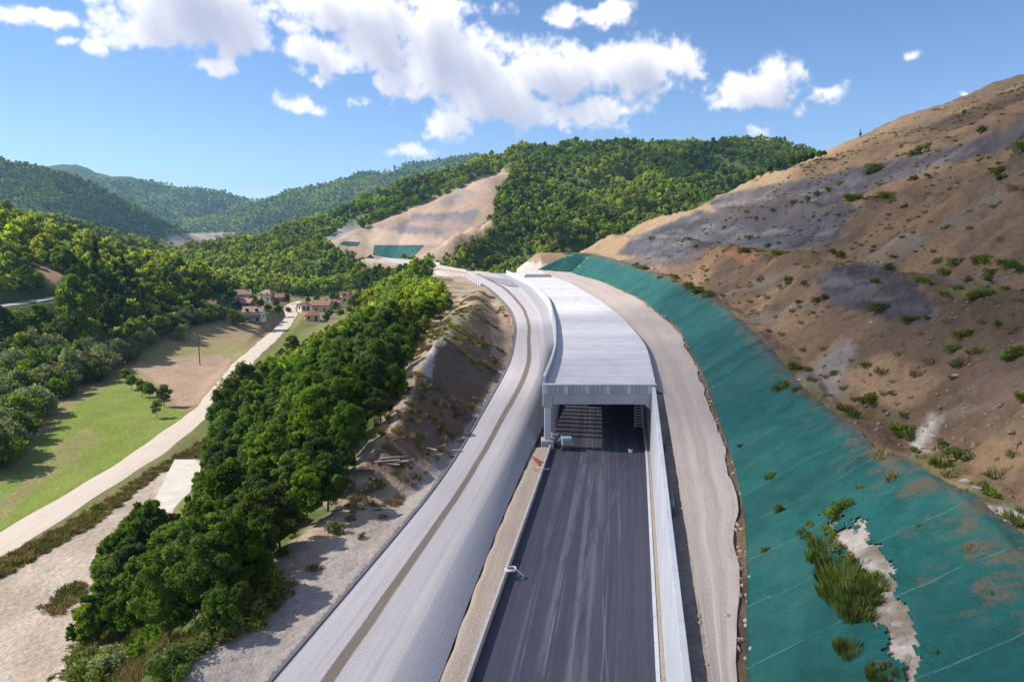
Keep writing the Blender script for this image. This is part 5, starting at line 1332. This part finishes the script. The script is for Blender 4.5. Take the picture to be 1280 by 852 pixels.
# asphalt laid on the far bend
mb = MB().poly([uz(a, b, 7.14) for a, b in [(600,343.5),(640,350),(648,358),(636,357),(606,347)]]); me = mb.mesh('asphalt_patch', M['greyroad'])
tag(link('asphalt_patch', me), kind='structure')
mb = MB(); cr = [uz(a, b, ROOFZ+.05) for a, b in [(655,346.5),(690,346),(688,343),(657,343)]]  # thin dark slab added in place of an opening at the roof end
mb.hexa([tuple(c) for c in cr]+[(c[0], c[1], c[2]+.12) for c in cr])
tag(mb.build('roof_opening_slab', M['darkconc']), 'dark slab standing in for an opening at the far end of the gallery roof', 'opening')

# ------------------------------------------------------------------ netting on the far slopes
def far_net(quad, nu, nv, label, lift=.35):
    c = hit(*quad[0]); e = empty('erosion_netting', c, 0, label, 'netting')
    q = [np.array(x_, float) for x_ in quad]
    for i in range(nu):
        V = []
        for u in (i/nu, (i+1)/nu-.004):
            for j in range(nv+1):
                t_ = j/nv; P_ = lerp(lerp(q[0], q[1], u), lerp(q[3], q[2], u), t_); V.append(P_)
        H_s = np.array(hits(V)); H_s[:, 2] += lift
        # top and underside a few centimetres apart: real cloth thickness
        m_ = nv+1; f = [(j, j+1, m_+j+1, m_+j) for j in range(nv)]
        me = mesh_np('net_strip', H_s, np.array(f), M['net'], True)
        uvl = me.uv_layers.new(name='UVMap'); uvl.data.foreach_set('uv', np.array([(0, .5), (0, .5), (1, .5), (1, .5)]*nv, np.float32).ravel())
        o = link('net_strip', me, e); o.matrix_parent_inverse = Matrix.Translation(-Vector(c))
far_net([(466,319),(512,326),(530,307),(468,307)], 8, 4, 'small green netting patch at the foot of the large far cut slope')
far_net([(424,306),(446,308),(450,303),(430,302)], 4, 2, 'tiny green netting patch at the far left of the cut slope')
far_net([(672,337.5),(712,340),(730,324),(704,323)], 8, 5, 'green netting wing closing the slope beyond the gallery roof')

# ------------------------------------------------------------------ drifting cumulus that shades parts of the ground (up towards the sun, left of the view)
import bmesh
def cloud_mat():
    m, t, out = material('cloud')
    geo = t.new('ShaderNodeNewGeometry')
    n = t.noise(geo.outputs['Position'], .012, 5, .6)
    d = t.new('ShaderNodeBsdfDiffuse', {'Color': (.95,.95,.95)}); tr = t.new('ShaderNodeBsdfTranslucent', {'Color': (.9,.9,.92)})
    mx = t.new('ShaderNodeMixShader', {0: .5, 1: d.outputs[0], 2: tr.outputs[0]}); tp = t.new('ShaderNodeBsdfTransparent')
    a = t.ramp(n, .25, .75, CLOUD_A*.4, CLOUD_A*1.6, False)
    fx = t.new('ShaderNodeMixShader', {0: a, 1: tp.outputs[0], 2: mx.outputs[0]})
    t.l.new(fx.outputs[0], out.inputs[0]); return m
CLOUD_A = .21
M['cloud'] = cloud_mat()
def cloud(name, blobs, T):
    bm = bmesh.new(); c0 = Vector((blobs[0][0], blobs[0][1], blobs[0][2]))+SD*T
    for (gx, gy, gz, r) in blobs:
        c = Vector((gx, gy, gz))+SD*T-c0
        res = bmesh.ops.create_icosphere(bm, subdivisions=4, radius=1)
        dd = np.array([v.co.normalized()[:] for v in res['verts']]); q = dd*2.2+np.array(c)*.01
        kk = 1+.7*(fbm(q[:, 0]*50+q[:, 2]*31, q[:, 1]*50-q[:, 2]*17, 40, 4, 301)-.5)
        for v, d, k in zip(res['verts'], dd, kk): v.co = Vector((d[0]*r*k, d[1]*r*k, d[2]*r*k*.5))+c
    me = bpy.data.meshes.new(name); bm.to_mesh(me); bm.free(); me.materials.append(M['cloud'])
    for pl in me.polygons: pl.use_smooth = True
    tag(link(name, me, None, c0), kind='structure')
cloud('cloud', [(50,40,5,72),(62,110,8,62),(130,60,20,90),(130,160,20,85),(230,120,40,110),(220,235,40,85),(310,250,50,100),(25,-30,5,60)], 1500)
cloud('cloud', [(-920,1400,90,230),(-700,1330,60,170),(-1050,1600,120,200)], 1900)
cloud('cloud', [(-560,1950,80,230),(-300,1850,80,200),(-800,2100,100,180),(-60,1800,120,140)], 2400)
cloud('cloud', [(225,790,110,85),(130,740,80,60),(310,800,120,80)], 1900)

# ------------------------------------------------------------------ haze
ztop = max(float(GZ.max())+30, 60); zbot = float(GZ.min())-2
hm, ht, hout = material('haze')
pv = ht.new('ShaderNodeVolumePrincipled', {'Color': (.34,.64,1.0), 'Density': 1.1e-4, 'Anisotropy': .2})
ht.l.new(pv.outputs[0], hout.inputs['Volume'])
hz = MB().box(-6000, 6000, -400, 6200, zbot, ztop).build('haze', hm); tag(hz, kind='stuff')
hz['label'] = 'thin blue haze filling the valley'
